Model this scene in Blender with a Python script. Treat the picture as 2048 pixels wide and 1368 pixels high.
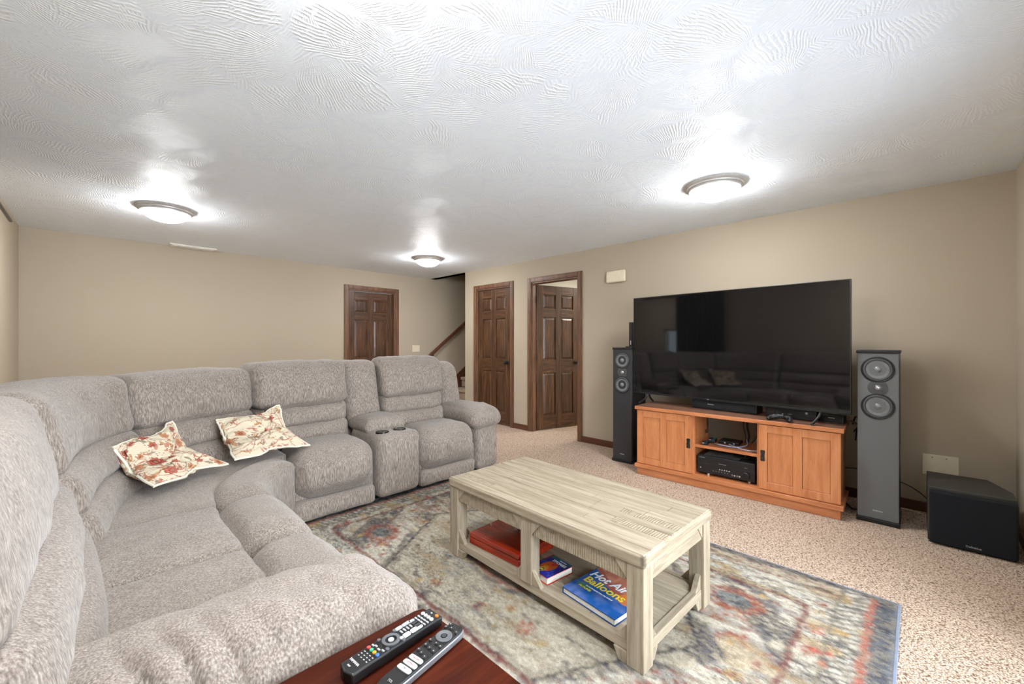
import bpy, math, random
import numpy as np
from mathutils import Vector, Matrix, noise
random.seed(7); rng = np.random.default_rng(7)
C = bpy.context.scene.collection
PI = math.pi
for o in list(bpy.data.objects): bpy.data.objects.remove(o)

# ------------------------------------------------------------------ camera
CAMZ = 1.232; F = 824.0
cam = bpy.data.cameras.new('camera'); camo = bpy.data.objects.new('camera', cam); C.objects.link(camo)
cam.sensor_width = 36; cam.lens = 36*F/2048; cam.clip_start = .02
camo.location = (0, 0, CAMZ); camo.rotation_euler = (PI/2, 0, -math.radians(45.45))
bpy.context.scene.camera = camo

# ------------------------------------------------------------------ light and exposure
vs = bpy.context.scene.view_settings
vs.view_transform = 'Standard'; vs.look = 'None'; vs.gamma = 1; vs.use_curve_mapping = False
vs.exposure = 0.42
LAMP = 98.0          # glow of the ceiling domes
w = bpy.data.worlds.new('sky'); bpy.context.scene.world = w; w.use_nodes = True
w.node_tree.nodes['Background'].inputs[0].default_value = (.75, .87, 1, 1)
w.node_tree.nodes['Background'].inputs[1].default_value = 1.5
def area(name, loc, rot, sx, sy, power, col):
    l = bpy.data.lights.new(name, 'AREA'); l.shape = 'RECTANGLE'; l.size = sx; l.size_y = sy
    l.energy = power; l.color = col
    o = bpy.data.objects.new(name, l); o.location = loc; o.rotation_euler = rot; C.objects.link(o); return o
dl = area('daylight_patio', (1.45, -.85, 1.2), (math.radians(76), 0, 0), 2.2, 1.8, 58, (.86, .93, 1)); dl.data.spread = math.radians(130)
area('light_side_room', (5.6, 2.9, 2.30), (0, 0, 0), .6, .6, 28, (1, .95, .88))

# ------------------------------------------------------------------ helpers
def lin(c):
    c = np.asarray(c, float)/255.0
    return np.where(c <= .04045, c/12.92, ((c+.055)/1.055)**2.4)
def L4(r, g, b): v = lin((r, g, b)); return (float(v[0]), float(v[1]), float(v[2]), 1)

class NT:
    def __init__(s, name):
        s.m = bpy.data.materials.new(name); s.m.use_nodes = True
        s.t = s.m.node_tree; s.b = s.t.nodes['Principled BSDF']
    def n(s, typ, ins=None, **kw):
        nd = s.t.nodes.new('ShaderNode'+typ)
        for k, v in kw.items(): setattr(nd, k, v)
        for k, v in (ins or {}).items():
            if hasattr(v, 'is_output') or isinstance(v, bpy.types.NodeSocket): s.t.links.new(v, nd.inputs[k])
            else: nd.inputs[k].default_value = v
        return nd
    def coord(s, scale=(1, 1, 1), out='Object', rot=(0, 0, 0)):
        tc = s.n('TexCoord'); mp = s.n('Mapping', {'Vector': tc.outputs[out], 'Scale': scale, 'Rotation': rot}); return mp.outputs[0]
    def noise(s, vec, scale=5, detail=4, rough=.5, dist=0):
        return s.n('TexNoise', {'Vector': vec, 'Scale': scale, 'Detail': detail, 'Roughness': rough, 'Distortion': dist}).outputs['Fac']
    def math(s, op, a, b=0.0, c=0.0):
        return s.n('Math', {0: a, 1: b, 2: c}, operation=op).outputs[0]
    def ramp(s, fac, stops):
        r = s.n('ValToRGB', {'Fac': fac}); e = r.color_ramp.elements
        while len(e) < len(stops): e.new(.5)
        for q, (p, c) in zip(e, stops): q.position = p; q.color = c
        return r.outputs[0]
    def mix(s, fac, a, b, mode='MIX'):
        return s.n('MixRGB', {'Fac': fac, 'Color1': a, 'Color2': b}, blend_type=mode).outputs[0]
    def bump(s, h, strength=.3, dist=.01):
        bn = s.n('Bump', {'Height': h, 'Strength': strength, 'Distance': dist}); s.t.links.new(bn.outputs[0], s.b.inputs['Normal'])
    def out(s, col=None, rough=None, metal=None, spec=None, coat=None, emit=None, es=None):
        for k, v in (('Base Color', col), ('Roughness', rough), ('Metallic', metal), ('Specular IOR Level', spec), ('Coat Weight', coat), ('Emission Color', emit), ('Emission Strength', es)):
            if v is None: continue
            if isinstance(v, bpy.types.NodeSocket): s.t.links.new(v, s.b.inputs[k])
            else: s.b.inputs[k].default_value = v
        return s.m

def plain(name, rgb, rough=.5, metal=0, spec=.5, coat=0, var=.06, scale=30):
    t = NT(name); c = L4(*rgb); n = t.noise(t.coord(), scale, 3)
    d = tuple(x*(1-var*2) for x in c[:3])+(1,); h = tuple(min(1, x*(1+var)) for x in c[:3])+(1,)
    return t.out(t.ramp(n, [(.3, d), (.7, h)]), rough, metal, spec, coat)

def wood(name, dark, mid, light, axis=2, rough=.4, s=1.0, coat=0, bump=.08, objrand=0.0, across=14, along=1.2, spec=.5):
    t = NT(name); sc = [across*s]*3; sc[axis] = along*s
    v = t.coord(tuple(sc))
    n1 = t.noise(v, 2.2, 6, .62, .5); sc2 = [x*7 for x in sc]; v2 = t.coord(tuple(sc2)); n2 = t.noise(v2, 2.5, 3, .6)
    f = t.math('ADD', t.math('MULTIPLY', n1, .75), t.math('MULTIPLY', n2, .25))
    col = t.ramp(f, [(.32, L4(*dark)), (.5, L4(*mid)), (.68, L4(*light))])
    if objrand:
        oi = t.n('ObjectInfo'); k = t.math('MULTIPLY_ADD', oi.outputs['Random'], objrand, 1-objrand/2)
        hs = t.n('HueSaturation', {'Value': k, 'Color': col}); col = hs.outputs[0]
    t.bump(f, bump, .004)
    return t.out(col, rough, 0, spec, coat)

def vcol(name, rough=.7, fine=0, bump=0, bscale=200, spec=.3, coat=0):
    t = NT(name); a = t.n('VertexColor', layer_name='Col').outputs[0]
    if fine:
        n = t.noise(t.coord(), bscale, 3, .7)
        a = t.mix(fine, a, t.ramp(n, [(.3, (.25, .25, .25, 1)), (.7, (1, 1, 1, 1))]), 'MULTIPLY')
        if bump: t.bump(n, bump, .006)
    return t.out(a, rough, 0, spec, coat)

class MB:
    def __init__(s): s.v = []; s.f = []
    def add(s, vs_, fs_, M=None):
        k = len(s.v)
        s.v += [tuple(M @ Vector(p)) if M else tuple(p) for p in vs_]
        s.f += [tuple(i+k for i in f) for f in fs_]; return s
    def box(s, x0, x1, y0, y1, z0, z1, M=None):
        return s.add([(x0,y0,z0),(x1,y0,z0),(x1,y1,z0),(x0,y1,z0),(x0,y0,z1),(x1,y0,z1),(x1,y1,z1),(x0,y1,z1)],
                     [(0,3,2,1),(4,5,6,7),(0,1,5,4),(1,2,6,5),(2,3,7,6),(3,0,4,7)], M)
    def prism(s, pts, a0, a1, axis='z', M=None):
        n = len(pts)
        def q(p, a): return {'z': (p[0], p[1], a), 'y': (p[0], a, p[1]), 'x': (a, p[0], p[1])}[axis]
        vs_ = [q(p, a0) for p in pts]+[q(p, a1) for p in pts]
        fs_ = [tuple(range(n))[::-1], tuple(range(n, 2*n))]+[(i, (i+1) % n, (i+1) % n+n, i+n) for i in range(n)]
        return s.add(vs_, fs_, M)
    def lathe(s, prof, n=32, M=None, cap=True):
        vs_ = []; fs_ = []
        for r, z in prof:
            for i in range(n): a = 2*PI*i/n; vs_.append((r*math.cos(a), r*math.sin(a), z))
        for j in range(len(prof)-1):
            for i in range(n): fs_.append((j*n+i, j*n+(i+1) % n, (j+1)*n+(i+1) % n, (j+1)*n+i))
        if cap:
            fs_.append(tuple(range(n))[::-1]); fs_.append(tuple(range((len(prof)-1)*n, len(prof)*n)))
        return s.add(vs_, fs_, M)
    def cyl(s, r, z0, z1, n=20, M=None): return s.lathe([(r, z0), (r, z1)], n, M)
    def tube(s, pts, r, n=8, sub=6):
        P = [Vector(p) for p in pts]; Q = []
        if len(P) > 2 and sub > 1:
            E = [P[0]*2-P[1]]+P+[P[-1]*2-P[-2]]
            for i in range(1, len(E)-2):
                for k in range(sub):
                    t = k/sub; a, b, c, d = E[i-1:i+3]
                    Q.append(.5*((2*b)+(c-a)*t+(2*a-5*b+4*c-d)*t*t+(-a+3*b-3*c+d)*t**3))
            Q.append(P[-1])
        else: Q = P
        vs_ = []; fs_ = []; up = Vector((0, 0, 1))
        for i, p in enumerate(Q):
            d = (Q[min(i+1, len(Q)-1)]-Q[max(i-1, 0)]).normalized()
            u = d.cross(up if abs(d.z) < .9 else Vector((1, 0, 0))).normalized(); v = d.cross(u)
            for k in range(n): a = 2*PI*k/n; vs_.append(p+r*(math.cos(a)*u+math.sin(a)*v))
        for j in range(len(Q)-1):
            for k in range(n): fs_.append((j*n+k, j*n+(k+1) % n, (j+1)*n+(k+1) % n, (j+1)*n+k))
        fs_.append(tuple(range(n))[::-1]); fs_.append(tuple(range((len(Q)-1)*n, len(Q)*n)))
        return s.add(vs_, fs_)
    def build(s, name, mat, parent=None, bevel=0, seg=2, smooth=False, off=None):
        me = bpy.data.meshes.new(name)
        if off is not None: vv = [(a-off[0], b-off[1], c-off[2]) for a, b, c in s.v]
        else: vv = s.v
        me.from_pydata(vv, [], s.f); me.update()
        import bmesh
        bm = bmesh.new(); bm.from_mesh(me); bmesh.ops.recalc_face_normals(bm, faces=bm.faces); bm.to_mesh(me); bm.free()
        me.materials.append(mat)
        o = bpy.data.objects.new(name, me); C.objects.link(o)
        if parent: o.parent = parent
        if bevel:
            m = o.modifiers.new('b', 'BEVEL'); m.width = bevel; m.segments = seg; m.limit_method = 'ANGLE'; m.angle_limit = math.radians(35); m.harden_normals = False
        if smooth:
            me.shade_smooth()
            try: me.set_sharp_from_angle(angle=math.radians(40))
            except Exception: pass
        return o

def tag(o, label=None, cat=None, group=None, kind=None):
    if label: o['label'] = label
    if cat: o['category'] = cat
    if group: o['group'] = group
    if kind: o['kind'] = kind
    return o
def thing(name, label, cat, loc=(0, 0, 0), rz=0, group=None):
    o = bpy.data.objects.new(name, None); C.objects.link(o); o.empty_display_size = .1
    o.location = loc; o.rotation_euler = (0, 0, rz); return tag(o, label, cat, group)
def structure(o): o['kind'] = 'structure'; return o

def puff(name, size, mat, mapf, parent, r=.05, bulge=(0, 0, 0), n=(14, 10, 10), wr=.004, wf=9, seed=0, off=(0, 0, 0), crease=None):
    """soft cushion: rounded box, half-sizes `size`, each face bulged, wrinkled, then mapped into place"""
    lx, ly, lz = size; nx, ny, nz = n; idx = {}; vs_ = []; fs_ = []
    r = min(r, lx*.98, ly*.98, lz*.98)
    def pr(i, k): u = 2*i/k-1; return math.sin(u*PI/2)*.45+u*.55
    def vert(i, j, k):
        key = (i, j, k)
        if key in idx: return idx[key]
        p = Vector((pr(i, nx), pr(j, ny), pr(k, nz))); w_ = Vector((p.x*lx, p.y*ly, p.z*lz))
        q = Vector((max(-(lx-r), min(lx-r, w_.x)), max(-(ly-r), min(ly-r, w_.y)), max(-(lz-r), min(lz-r, w_.z))))
        d = w_-q; nrm = d.normalized() if d.length > 1e-9 else Vector((0, 0, 1))
        w_ = q+nrm*r
        a = (1-p.x**2); b = (1-p.y**2); c = (1-p.z**2)
        w_.x += bulge[0]*p.x*b*c; w_.y += bulge[1]*p.y*a*c; w_.z += bulge[2]*p.z*a*b
        if crease: w_ = crease(p, w_)
        X = Vector(mapf(*w_))
        if wr:
            s1 = noise.noise(Vector((X.x*wf+seed*3.1, X.y*wf, X.z*wf*.8)))
            s2 = noise.noise(Vector((X.x*wf*2.7, X.y*wf*2.7+seed, X.z*wf*2.2)))
            t = w_+nrm*(wr*(s1*1.3+s2*.6)); X = Vector(mapf(*t))
        idx[key] = len(vs_); vs_.append((X.x-off[0], X.y-off[1], X.z-off[2])); return idx[key]
    for (A, B, f) in ((nx, ny, lambda a, b, e: (a, b, nz*e)), (nx, nz, lambda a, b, e: (a, ny*e, b)), (ny, nz, lambda a, b, e: (nx*e, a, b))):
        for e in (0, 1):
            for a in range(A):
                for b in range(B):
                    fs_.append([vert(*f(a, b, e)), vert(*f(a+1, b, e)), vert(*f(a+1, b+1, e)), vert(*f(a, b+1, e))])
    m = MB(); m.v = vs_; m.f = [tuple(f) for f in fs_]
    o = m.build(name, mat, parent); o.data.shade_smooth(); return o

def text(name, body, size, mat, parent, M, ext=.0006, align='CENTER', font_scale_x=1, bold=0, shear=0):
    cu = bpy.data.curves.new(name, 'FONT'); cu.body = body; cu.size = size; cu.extrude = ext; cu.align_x = align; cu.align_y = 'CENTER'; cu.offset = bold; cu.shear = shear
    cu.resolution_u = 3
    to = bpy.data.objects.new('tmp', cu); C.objects.link(to)
    bpy.context.view_layer.update()
    me = bpy.data.meshes.new_from_object(to.evaluated_get(bpy.context.evaluated_depsgraph_get()))
    bpy.data.objects.remove(to); me.name = name
    me.transform(M @ Matrix.Diagonal((font_scale_x, 1, 1, 1))); me.materials.clear(); me.materials.append(mat)
    o = bpy.data.objects.new(name, me); C.objects.link(o); o.parent = parent; return o
# matrices that lay lettering on a face: X- facing (reads along -Y), top (z+)
def face_negx(x, y, z): return Matrix.Translation((x, y, z)) @ Matrix(((0, 0, -1, 0), (-1, 0, 0, 0), (0, 1, 0, 0), (0, 0, 0, 1)))

def vnoise(X, Y, sx, sy, seed):
    g = np.random.default_rng(seed).random((256, 256))
    x = X*sx+37.3; y = Y*sy+11.7; xi = np.floor(x).astype(int); yi = np.floor(y).astype(int)
    fx = x-xi; fy = y-yi; fx = fx*fx*(3-2*fx); fy = fy*fy*(3-2*fy)
    a = g[xi % 256, yi % 256]; b = g[(xi+1) % 256, yi % 256]; c = g[xi % 256, (yi+1) % 256]; d = g[(xi+1) % 256, (yi+1) % 256]
    return (a*(1-fx)+b*fx)*(1-fy)+(c*(1-fx)+d*fx)*fy
def setcol(me, cols):
    at = me.color_attributes.new('Col', 'FLOAT_COLOR', 'POINT')
    a = np.ones((len(me.vertices), 4), np.float32); a[:, :3] = cols; at.data.foreach_set('color', a.ravel())
def grid(nx, ny):
    i = np.arange(nx*ny).reshape(ny, nx)
    return np.stack([i[:-1, :-1], i[:-1, 1:], i[1:, 1:], i[1:, :-1]], -1).reshape(-1, 4)

# ------------------------------------------------------------------ materials
def mat_wall(name, rgb):
    t = NT(name); n = t.noise(t.coord(), 260, 2); big = t.noise(t.coord(), 1.5, 3)
    c = L4(*rgb); d = tuple(x*.97 for x in c[:3])+(1,)
    t.bump(n, .12, .002); return t.out(t.mix(big, c, d), .75, 0, .25)
M_wall = mat_wall('tan_paint', (180, 167, 147))
M_wall2 = mat_wall('pale_paint', (226, 224, 214))

def mat_ceiling():
    t = NT('stomped_ceiling')
    v = t.coord((1, 1, 1))
    hs = []
    for k, (sc, off) in enumerate(((3.3, 0), (4.3, 7.3))):
        mp = t.n('Mapping', {'Vector': v, 'Location': (off, off*.6, 0)}).outputs[0]
        wob = t.n('TexNoise', {'Vector': mp, 'Scale': 3.0, 'Detail': 2.0})
        mp2 = t.n('VectorMath', {0: mp, 1: t.n('VectorMath', {0: wob.outputs['Color'], 1: (.16, .16, 0)}, operation='MULTIPLY').outputs[0]}, operation='ADD').outputs[0]
        vo = t.n('TexVoronoi', {'Vector': mp2, 'Scale': sc, 'Randomness': 1.0}, voronoi_dimensions='2D')
        pos = vo.outputs['Position']
        dl = t.n('VectorMath', {0: mp2, 1: pos}, operation='SUBTRACT').outputs[0]
        # each dab of the brush is a fan: bristle lines run out from a point beside the cell
        ang = t.math('MULTIPLY', t.n('SeparateColor', {0: vo.outputs['Color']}).outputs[0], 6.283)
        rot = t.n('VectorRotate', {'Vector': dl, 'Angle': ang}, rotation_type='Z_AXIS').outputs[0]
        sx = t.n('SeparateXYZ', {0: rot})
        fan = t.math('ARCTAN2', sx.outputs[1], t.math('ADD', sx.outputs[0], .30))
        wv = t.math('MULTIPLY_ADD', t.noise(mp2, 26, 2), 5.0, t.math('MULTIPLY', fan, 150))
        line = t.math('SINE', wv)
        line = t.math('POWER', t.math('MULTIPLY_ADD', line, .5, .5), 1.6)
        brk = t.noise(mp2, 46, 2); line = t.math('MULTIPLY', line, t.math('GREATER_THAN', brk, .40))
        edge = t.n('TexVoronoi', {'Vector': mp2, 'Scale': sc, 'Randomness': 1.0}, voronoi_dimensions='2D', feature='DISTANCE_TO_EDGE').outputs[0]
        mask = t.n('MapRange', {0: edge, 1: .02, 2: .10, 3: 0.0, 4: 1.0}).outputs[0]
        hs.append(t.math('MULTIPLY', line, mask))
    h = t.math('MAXIMUM', hs[0], t.math('MULTIPLY', hs[1], .55))
    h = t.math('ADD', h, t.math('MULTIPLY', t.noise(v, 90, 3), .35))
    t.bump(h, .40, .0045)
    return t.out(t.ramp(h, [(.1, L4(238, 245, 255)), (1, L4(246, 252, 255))]), .5, 0, .42)  # ridges toned lighter than hollows: relief shading put into the colour
M_ceil = mat_ceiling()

def mat_carpet():
    t = NT('beige_cut_pile'); v = t.coord()
    vo = t.n('TexVoronoi', {'Vector': v, 'Scale': 150.0}); n = t.noise(v, 80, 4, .7); big = t.noise(v, 2.2, 3)
    f = t.math('ADD', t.math('MULTIPLY', vo.outputs['Distance'], .55), t.math('MULTIPLY', n, .62))
    col = t.ramp(f, [(.28, L4(250, 232, 212)), (.52, L4(220, 197, 175)), (.80, L4(112, 86, 68))])
    col = t.mix(t.math('MULTIPLY', big, .35), col, L4(178, 152, 132))
    h = t.math('MULTIPLY', f, -1.0); t.bump(h, .9, .012)
    return t.out(col, .95, 0, .1)
M_carpet = mat_carpet()

def mat_fabric(name='heather_chenille', k=1.0, rot=(0, 0, 0)):
    t = NT(name)
    v = t.coord((230, 230, 24), rot=rot); n1 = t.noise(v, 1.0, 2, .55)
    v2 = t.coord((90, 90, 330)); n2 = t.noise(v2, 1.0, 2, .6)
    big = t.noise(t.coord(), 14, 3, .6)
    f = t.math('ADD', t.math('ADD', t.math('MULTIPLY', n1, .74), t.math('MULTIPLY', n2, .16)), t.math('MULTIPLY', big, .10))
    col = t.ramp(f, [(.32, L4(100, 90, 84)), (.5, L4(139, 128, 119)), (.68, L4(177, 166, 155))])
    t.bump(f, .5, .004)
    t.b.inputs['Sheen Weight'].default_value = .25; t.b.inputs['Sheen Roughness'].default_value = .5
    return t.out(col, .95, 0, .1)
M_fab = mat_fabric()
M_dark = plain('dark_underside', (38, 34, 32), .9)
M_door = wood('walnut_door', (40, 25, 15), (78, 51, 32), (118, 80, 52), axis=2, rough=.36, coat=.15)
M_doorh = wood('walnut_rail', (40, 25, 15), (78, 51, 32), (118, 80, 52), axis=0, rough=.36, coat=.15)
M_trim = wood('walnut_trim', (80, 52, 36), (108, 74, 52), (136, 98, 70), axis=2, rough=.45, coat=.0)
M_base = wood('walnut_baseboard', (70, 38, 24), (92, 54, 36), (112, 68, 46), axis=1, rough=.4)
M_oak = wood('honey_oak', (174, 106, 62), (196, 126, 80), (210, 144, 96), axis=2, rough=.38, coat=.1, bump=.03, across=10)
M_oakh = wood('honey_oak_long', (164, 98, 56), (188, 118, 74), (204, 136, 92), axis=1, rough=.38, coat=.1, bump=.03, across=10)
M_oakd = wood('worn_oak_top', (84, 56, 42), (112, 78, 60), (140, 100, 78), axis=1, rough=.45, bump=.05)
M_black = plain('black_plastic', (22, 22, 23), .4, 0, .5)
M_blackg = plain('gloss_black', (12, 12, 13), .12, 0, .5, 0, .02)
M_gun = plain('gunmetal', (70, 66, 62), .35, .7)
M_chrome = plain('chrome', (210, 210, 212), .18, 1)
M_white = plain('white_plastic', (232, 228, 216), .4, 0, .4, 0, .02)
M_offw = plain('ivory_plate', (226, 214, 188), .45, 0, .4, 0, .02)
M_ring = plain('brushed_nickel', (205, 203, 200), .4, .35)
M_print = plain('white_print', (225, 225, 225), .5)
M_grey = plain('grey_rubber', (120, 122, 124), .5)

# ------------------------------------------------------------------ room shell
XW, YB, XL, YR, H, T = 4.235, 6.22, -.51, -.46, 2.36, .12
D2 = (4.195, 4.945)        # closed door in the right hand wall
D3 = (3.01, 3.79)          # open doorway in the same wall
D1 = (2.735, 3.535)        # door in the far wall
DH = 2.05; YS = 5.235      # opening height; end of wall at the stairs
floor = structure(MB().box(XL-1, 8.5, YR-1, YB+.4, -.1, 0).build('floor', M_carpet))
m = MB(); m.box(XL-T, XW+T, YR-T, YB+T, H, H+.1); structure(m.build('ceiling', M_ceil))
m = MB(); m.box(XW, XW+T, YR-T, D3[0], 0, H); m.box(XW, XW+T, D3[1], D2[0], 0, H); m.box(XW, XW+T, D2[1], YS, 0, H)
m.box(XW, XW+T, D3[0], D3[1], DH, H); m.box(XW, XW+T, D2[0], D2[1], DH, H); structure(m.build('wall_right', M_wall))
m = MB(); m.box(XL-T, D1[0], YB, YB+T, 0, H); m.box(D1[1], 7.6, YB, YB+T, 0, H); m.box(D1[0], D1[1], YB, YB+T, DH, H); m.box(XW+T, 7.6, YB, YB+T, H, 4.9)
structure(m.build('wall_back', M_wall))
# left wall with a window behind the curtain seen mirrored in the screen
m = MB(); WL = (3.75, 4.5, .95, 1.5)
m.box(XL-T, XL, YR-T, WL[0], 0, H); m.box(XL-T, XL, WL[1], YB, 0, H); m.box(XL-T, XL, WL[0], WL[1], 0, WL[2]); m.box(XL-T, XL, WL[0], WL[1], WL[3], H)
structure(m.build('wall_left', M_wall))
# near wall with the patio door that lights the room
PD = (.25, 2.65)
m = MB(); m.box(XL-T, PD[0], YR-T, YR, 0, H); m.box(PD[1], XW+T, YR-T, YR, 0, H); m.box(PD[0], PD[1], YR-T, YR, 2.08, H)
structure(m.build('wall_front', M_wall))
def glass():
    t = NT('window_glass'); t.b.inputs['Transmission Weight'].default_value = 1; t.b.inputs['IOR'].default_value = 1.02
    return t.out((1, 1, 1, 1), 0, 0, .2)
M_glass = glass()
def window(name, x0, x1, y0, y1, z0, z1, axis):
    f = MB(); w_ = .05
    if axis == 'y':
        ym = (y0+y1)/2; xm = (x0+x1)/2
        for a, b in ((x0, x0+w_), (xm-.03, xm+.03), (x1-w_, x1)): f.box(a, b, ym-.03, ym+.03, z0, z1)
        f.box(x0, x1, ym-.03, ym+.03, z0, z0+w_); f.box(x0, x1, ym-.03, ym+.03, z1-w_, z1)
        o = structure(f.build(name, M_white))
        for a, b in ((x0+w_, xm-.03), (xm+.03, x1-w_)): MB().box(a, b, ym-.004, ym+.004, z0+w_, z1-w_).build('pane', M_glass, o)
    else:
        xm = (x0+x1)/2; ym = (y0+y1)/2
        for a, b in ((y0, y0+w_), (ym-.02, ym+.02), (y1-w_, y1)): f.box(xm-.03, xm+.03, a, b, z0, z1)
        f.box(xm-.03, xm+.03, y0, y1, z0, z0+w_); f.box(xm-.03, xm+.03, y0, y1, z1-w_, z1)
        o = structure(f.build(name, M_white))
        for a, b in ((y0+w_, ym-.02), (ym+.02, y1-w_)): MB().box(xm-.004, xm+.004, a, b, z0+w_, z1-w_).build('pane', M_glass, o)
    return o
window('window_1', PD[0], PD[1], YR-T, YR, 0, 2.08, 'y')
window('window_2', XL-T, XL, WL[0], WL[1], WL[2], WL[3], 'x')
# stair well, side room
m = MB(); m.box(XW+T, 7.6, YS-.1, YS, 0, 4.9); structure(m.build('wall_stairwell', M_wall))
m = MB(); m.box(7.5, 7.6, YS-.1, YB, 0, 4.9); m.box(XW+T, 7.6, YS-.1, YB+T, 4.9, 5.0); m.box(XW, XW+T, YS-.1, YB+T, H, 5.0); structure(m.build('wall_stairtop', M_wall))
m = MB(); m.box(6.9, 7.0, 2.0, 4.15, 0, H); m.box(XW+T, 7.0, 4.05, 4.15, 0, H); m.box(XW+T, 7.0, 1.95, 2.05, 0, H); m.box(XW+T, 7.0, 1.95, 4.15, H, H+.1)
structure(m.build('wall_side_room', M_wall2))
# baseboards
def baseboard(name, x0, x1, y0, y1): structure(MB().box(x0, x1, y0, y1, 0, .075).build(name, M_base, bevel=.004))
baseboard('baseboard_right', XW-.014, XW, YR, D3[0]-.065)
baseboard('baseboard_right_middle', XW-.014, XW, D3[1]+.065, D2[0]-.065)
baseboard('baseboard_right_end', XW-.014, XW, D2[1]+.065, YS)
baseboard('baseboard_back', XL, D1[0]-.065, YB-.014, YB)
baseboard('baseboard_back_right', D1[1]+.065, 4.27, YB-.014, YB)
baseboard('baseboard_left', XL, XL+.014, YR, YB)
baseboard('baseboard_front', 2.66, XW, YR, YR+.014)
structure(MB().box(4.45, 6.9, 4.036, 4.05, 0, .075).build('baseboard_side_room', M_base, bevel=.004))

# ------------------------------------------------------------------ doors: built facing -Y in local space, x 0..w
def casing(name, w_, h, loc, rz, depth=T):
    m = MB(); c = .062; t = .018
    for x0, x1 in ((-c, 0), (w_, w_+c)):
        m.box(x0, x1, -t, 0, 0, h+c); m.box(x0+.012, x1-.012, -t-.006, -t, 0, h+c-.012)
    m.box(0, w_, -t, 0, h, h+c); m.box(0, w_, -t-.006, -t, h+.012, h+c-.012)
    m.box(-.001, .018, 0, depth, 0, h); m.box(w_-.018, w_+.001, 0, depth, 0, h); m.box(0, w_, 0, depth, h-.018, h+.001)
    o = m.build(name, M_trim, bevel=.005); o.location = loc; o.rotation_euler = (0, 0, rz); return structure(o)
def door_leaf(name, w_, h, loc, rz, knob=True, knob_x=None, th=.036, hinge_x=0):
    st = .105; mid = .095; rows = [(.20, .80), (.98, 1.58), (1.70, 1.90)]
    m = MB()
    for x0, x1 in ((0, st), (w_-st, w_), (w_/2-mid/2, w_/2+mid/2)): m.box(x0, x1, 0, th, .01, h)
    o = structure(m.build(name, M_door, bevel=.003)); o.location = loc; o.rotation_euler = (0, 0, rz)
    for z0, z1 in ((.01, .20), (.80, .98), (1.58, 1.70), (1.90, h)):
        for x0, x1 in ((st, w_/2-mid/2), (w_/2+mid/2, w_-st)): MB().box(x0, x1, .001, th-.001, z0, z1).build('rail', M_doorh, o, bevel=.002)
    for z0, z1 in rows:
        for x0, x1 in ((st, w_/2-mid/2), (w_/2+mid/2, w_-st)):
            pm = MB(); g = .010; b = .034
            for s_, yb, yf in ((1, .014, .004), (-1, th-.014, th-.004)):
                vs_ = [(x0, yb, z0), (x1, yb, z0), (x1, yb, z1), (x0, yb, z1), (x0+g, yb, z0+g), (x1-g, yb, z0+g), (x1-g, yb, z1-g), (x0+g, yb, z1-g),
                       (x0+b, yf, z0+b), (x1-b, yf, z0+b), (x1-b, yf, z1-b), (x0+b, yf, z1-b)]
                fs_ = []
                for a in (0, 4):
                    for i in range(4): fs_.append((a+i, a+(i+1) % 4, a+4+(i+1) % 4, a+4+i))
                fs_.append((8, 9, 10, 11)); pm.add(vs_, fs_)
            po = pm.build('panel', M_door, o)
    if knob:
        kx = knob_x if knob_x is not None else w_-.06
        for s_ in (-1, 1):
            K = Matrix.Translation((kx, 0 if s_ < 0 else th, .93)) @ Matrix.Rotation(PI/2*(1 if s_ < 0 else -1), 4, 'X')
            MB().lathe([(.032, 0), (.032, .006), (.014, .01), (.011, .03), (.022, .038), (.029, .052), (.024, .066), (.008, .071)], 24, K).build('door_knob', M_gun, o, smooth=True)
    for z in (.22, 1.02, 1.82):
        hm = MB(); hm.cyl(.006, z-.045, z+.045, 10, Matrix.Translation((hinge_x, -.004, 0))); hm.box(hinge_x-.001, hinge_x+.012, -.002, .002, z-.045, z+.045)
        hm.build('hinge', M_gun, o)
    return o
# far wall door (recessed leaf)
casing('trim_1', D1[1]-D1[0], DH, (D1[0], YB, 0), 0)
door_leaf('door_1', D1[1]-D1[0]-.04, 2.025, (D1[0]+.02, YB+.055, 0), 0, knob_x=.06)
# right wall doors: local +x runs toward -Y
casing('trim_2', D2[1]-D2[0], DH, (XW, D2[1], 0), -PI/2)
door_leaf('door_2', D2[1]-D2[0]-.04, 2.025, (XW+.012, D2[1]-.02, 0), -PI/2, hinge_x=.0)
casing('trim_3', D3[1]-D3[0], DH, (XW, D3[1], 0), -PI/2)
door_leaf('door_3', .74, 2.025, (XW+.075, D3[1]-.03, 0), -math.radians(15.5), knob_x=.68)

# ------------------------------------------------------------------ stairs
stairs = structure(MB().box(4.42, 7.4, YS, YB, 0, .02).build('trim_4', M_carpet)); stairs.name = 'stair_base'
for k in range(9):
    x0 = 4.42+k*.25; z = .19*(k+1)
    st = MB().box(x0-.03, x0+.27, YS+.02, YB-.02, z-.06, z); st.box(x0, x0+.27, YS+.02, YB-.02, z-.19, z-.05)
    st.build('stair_step', M_carpet, stairs, bevel=.022, seg=3)
MB().prism([(4.30, .0), (4.42, 0), (6.8, 1.80), (6.8, 2.10), (4.45, .34), (4.30, .25)], YB-.02, YB-.002, 'y').build('skirt_board', M_base, stairs)
hr = thing('handrail', 'dark wooden handrail sloping up the stairwell wall', 'handrail', (4.09, YB-.07, .93))
A = Vector((0, 0, 0)); B = Vector((1.8, 0, 1.8*.76))
rm = MB(); dd = (B-A).normalized(); RM = Matrix.Translation(A) @ Matrix.Rotation(-math.atan(.76), 4, 'Y')
rm.prism([(-.022, -.028), (.022, -.028), (.026, -.005), (.02, .018), (0, .027), (-.02, .018), (-.026, -.005)], 0, 2.2, 'x', RM); rm.build('rail', M_base, hr, bevel=.004)
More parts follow.
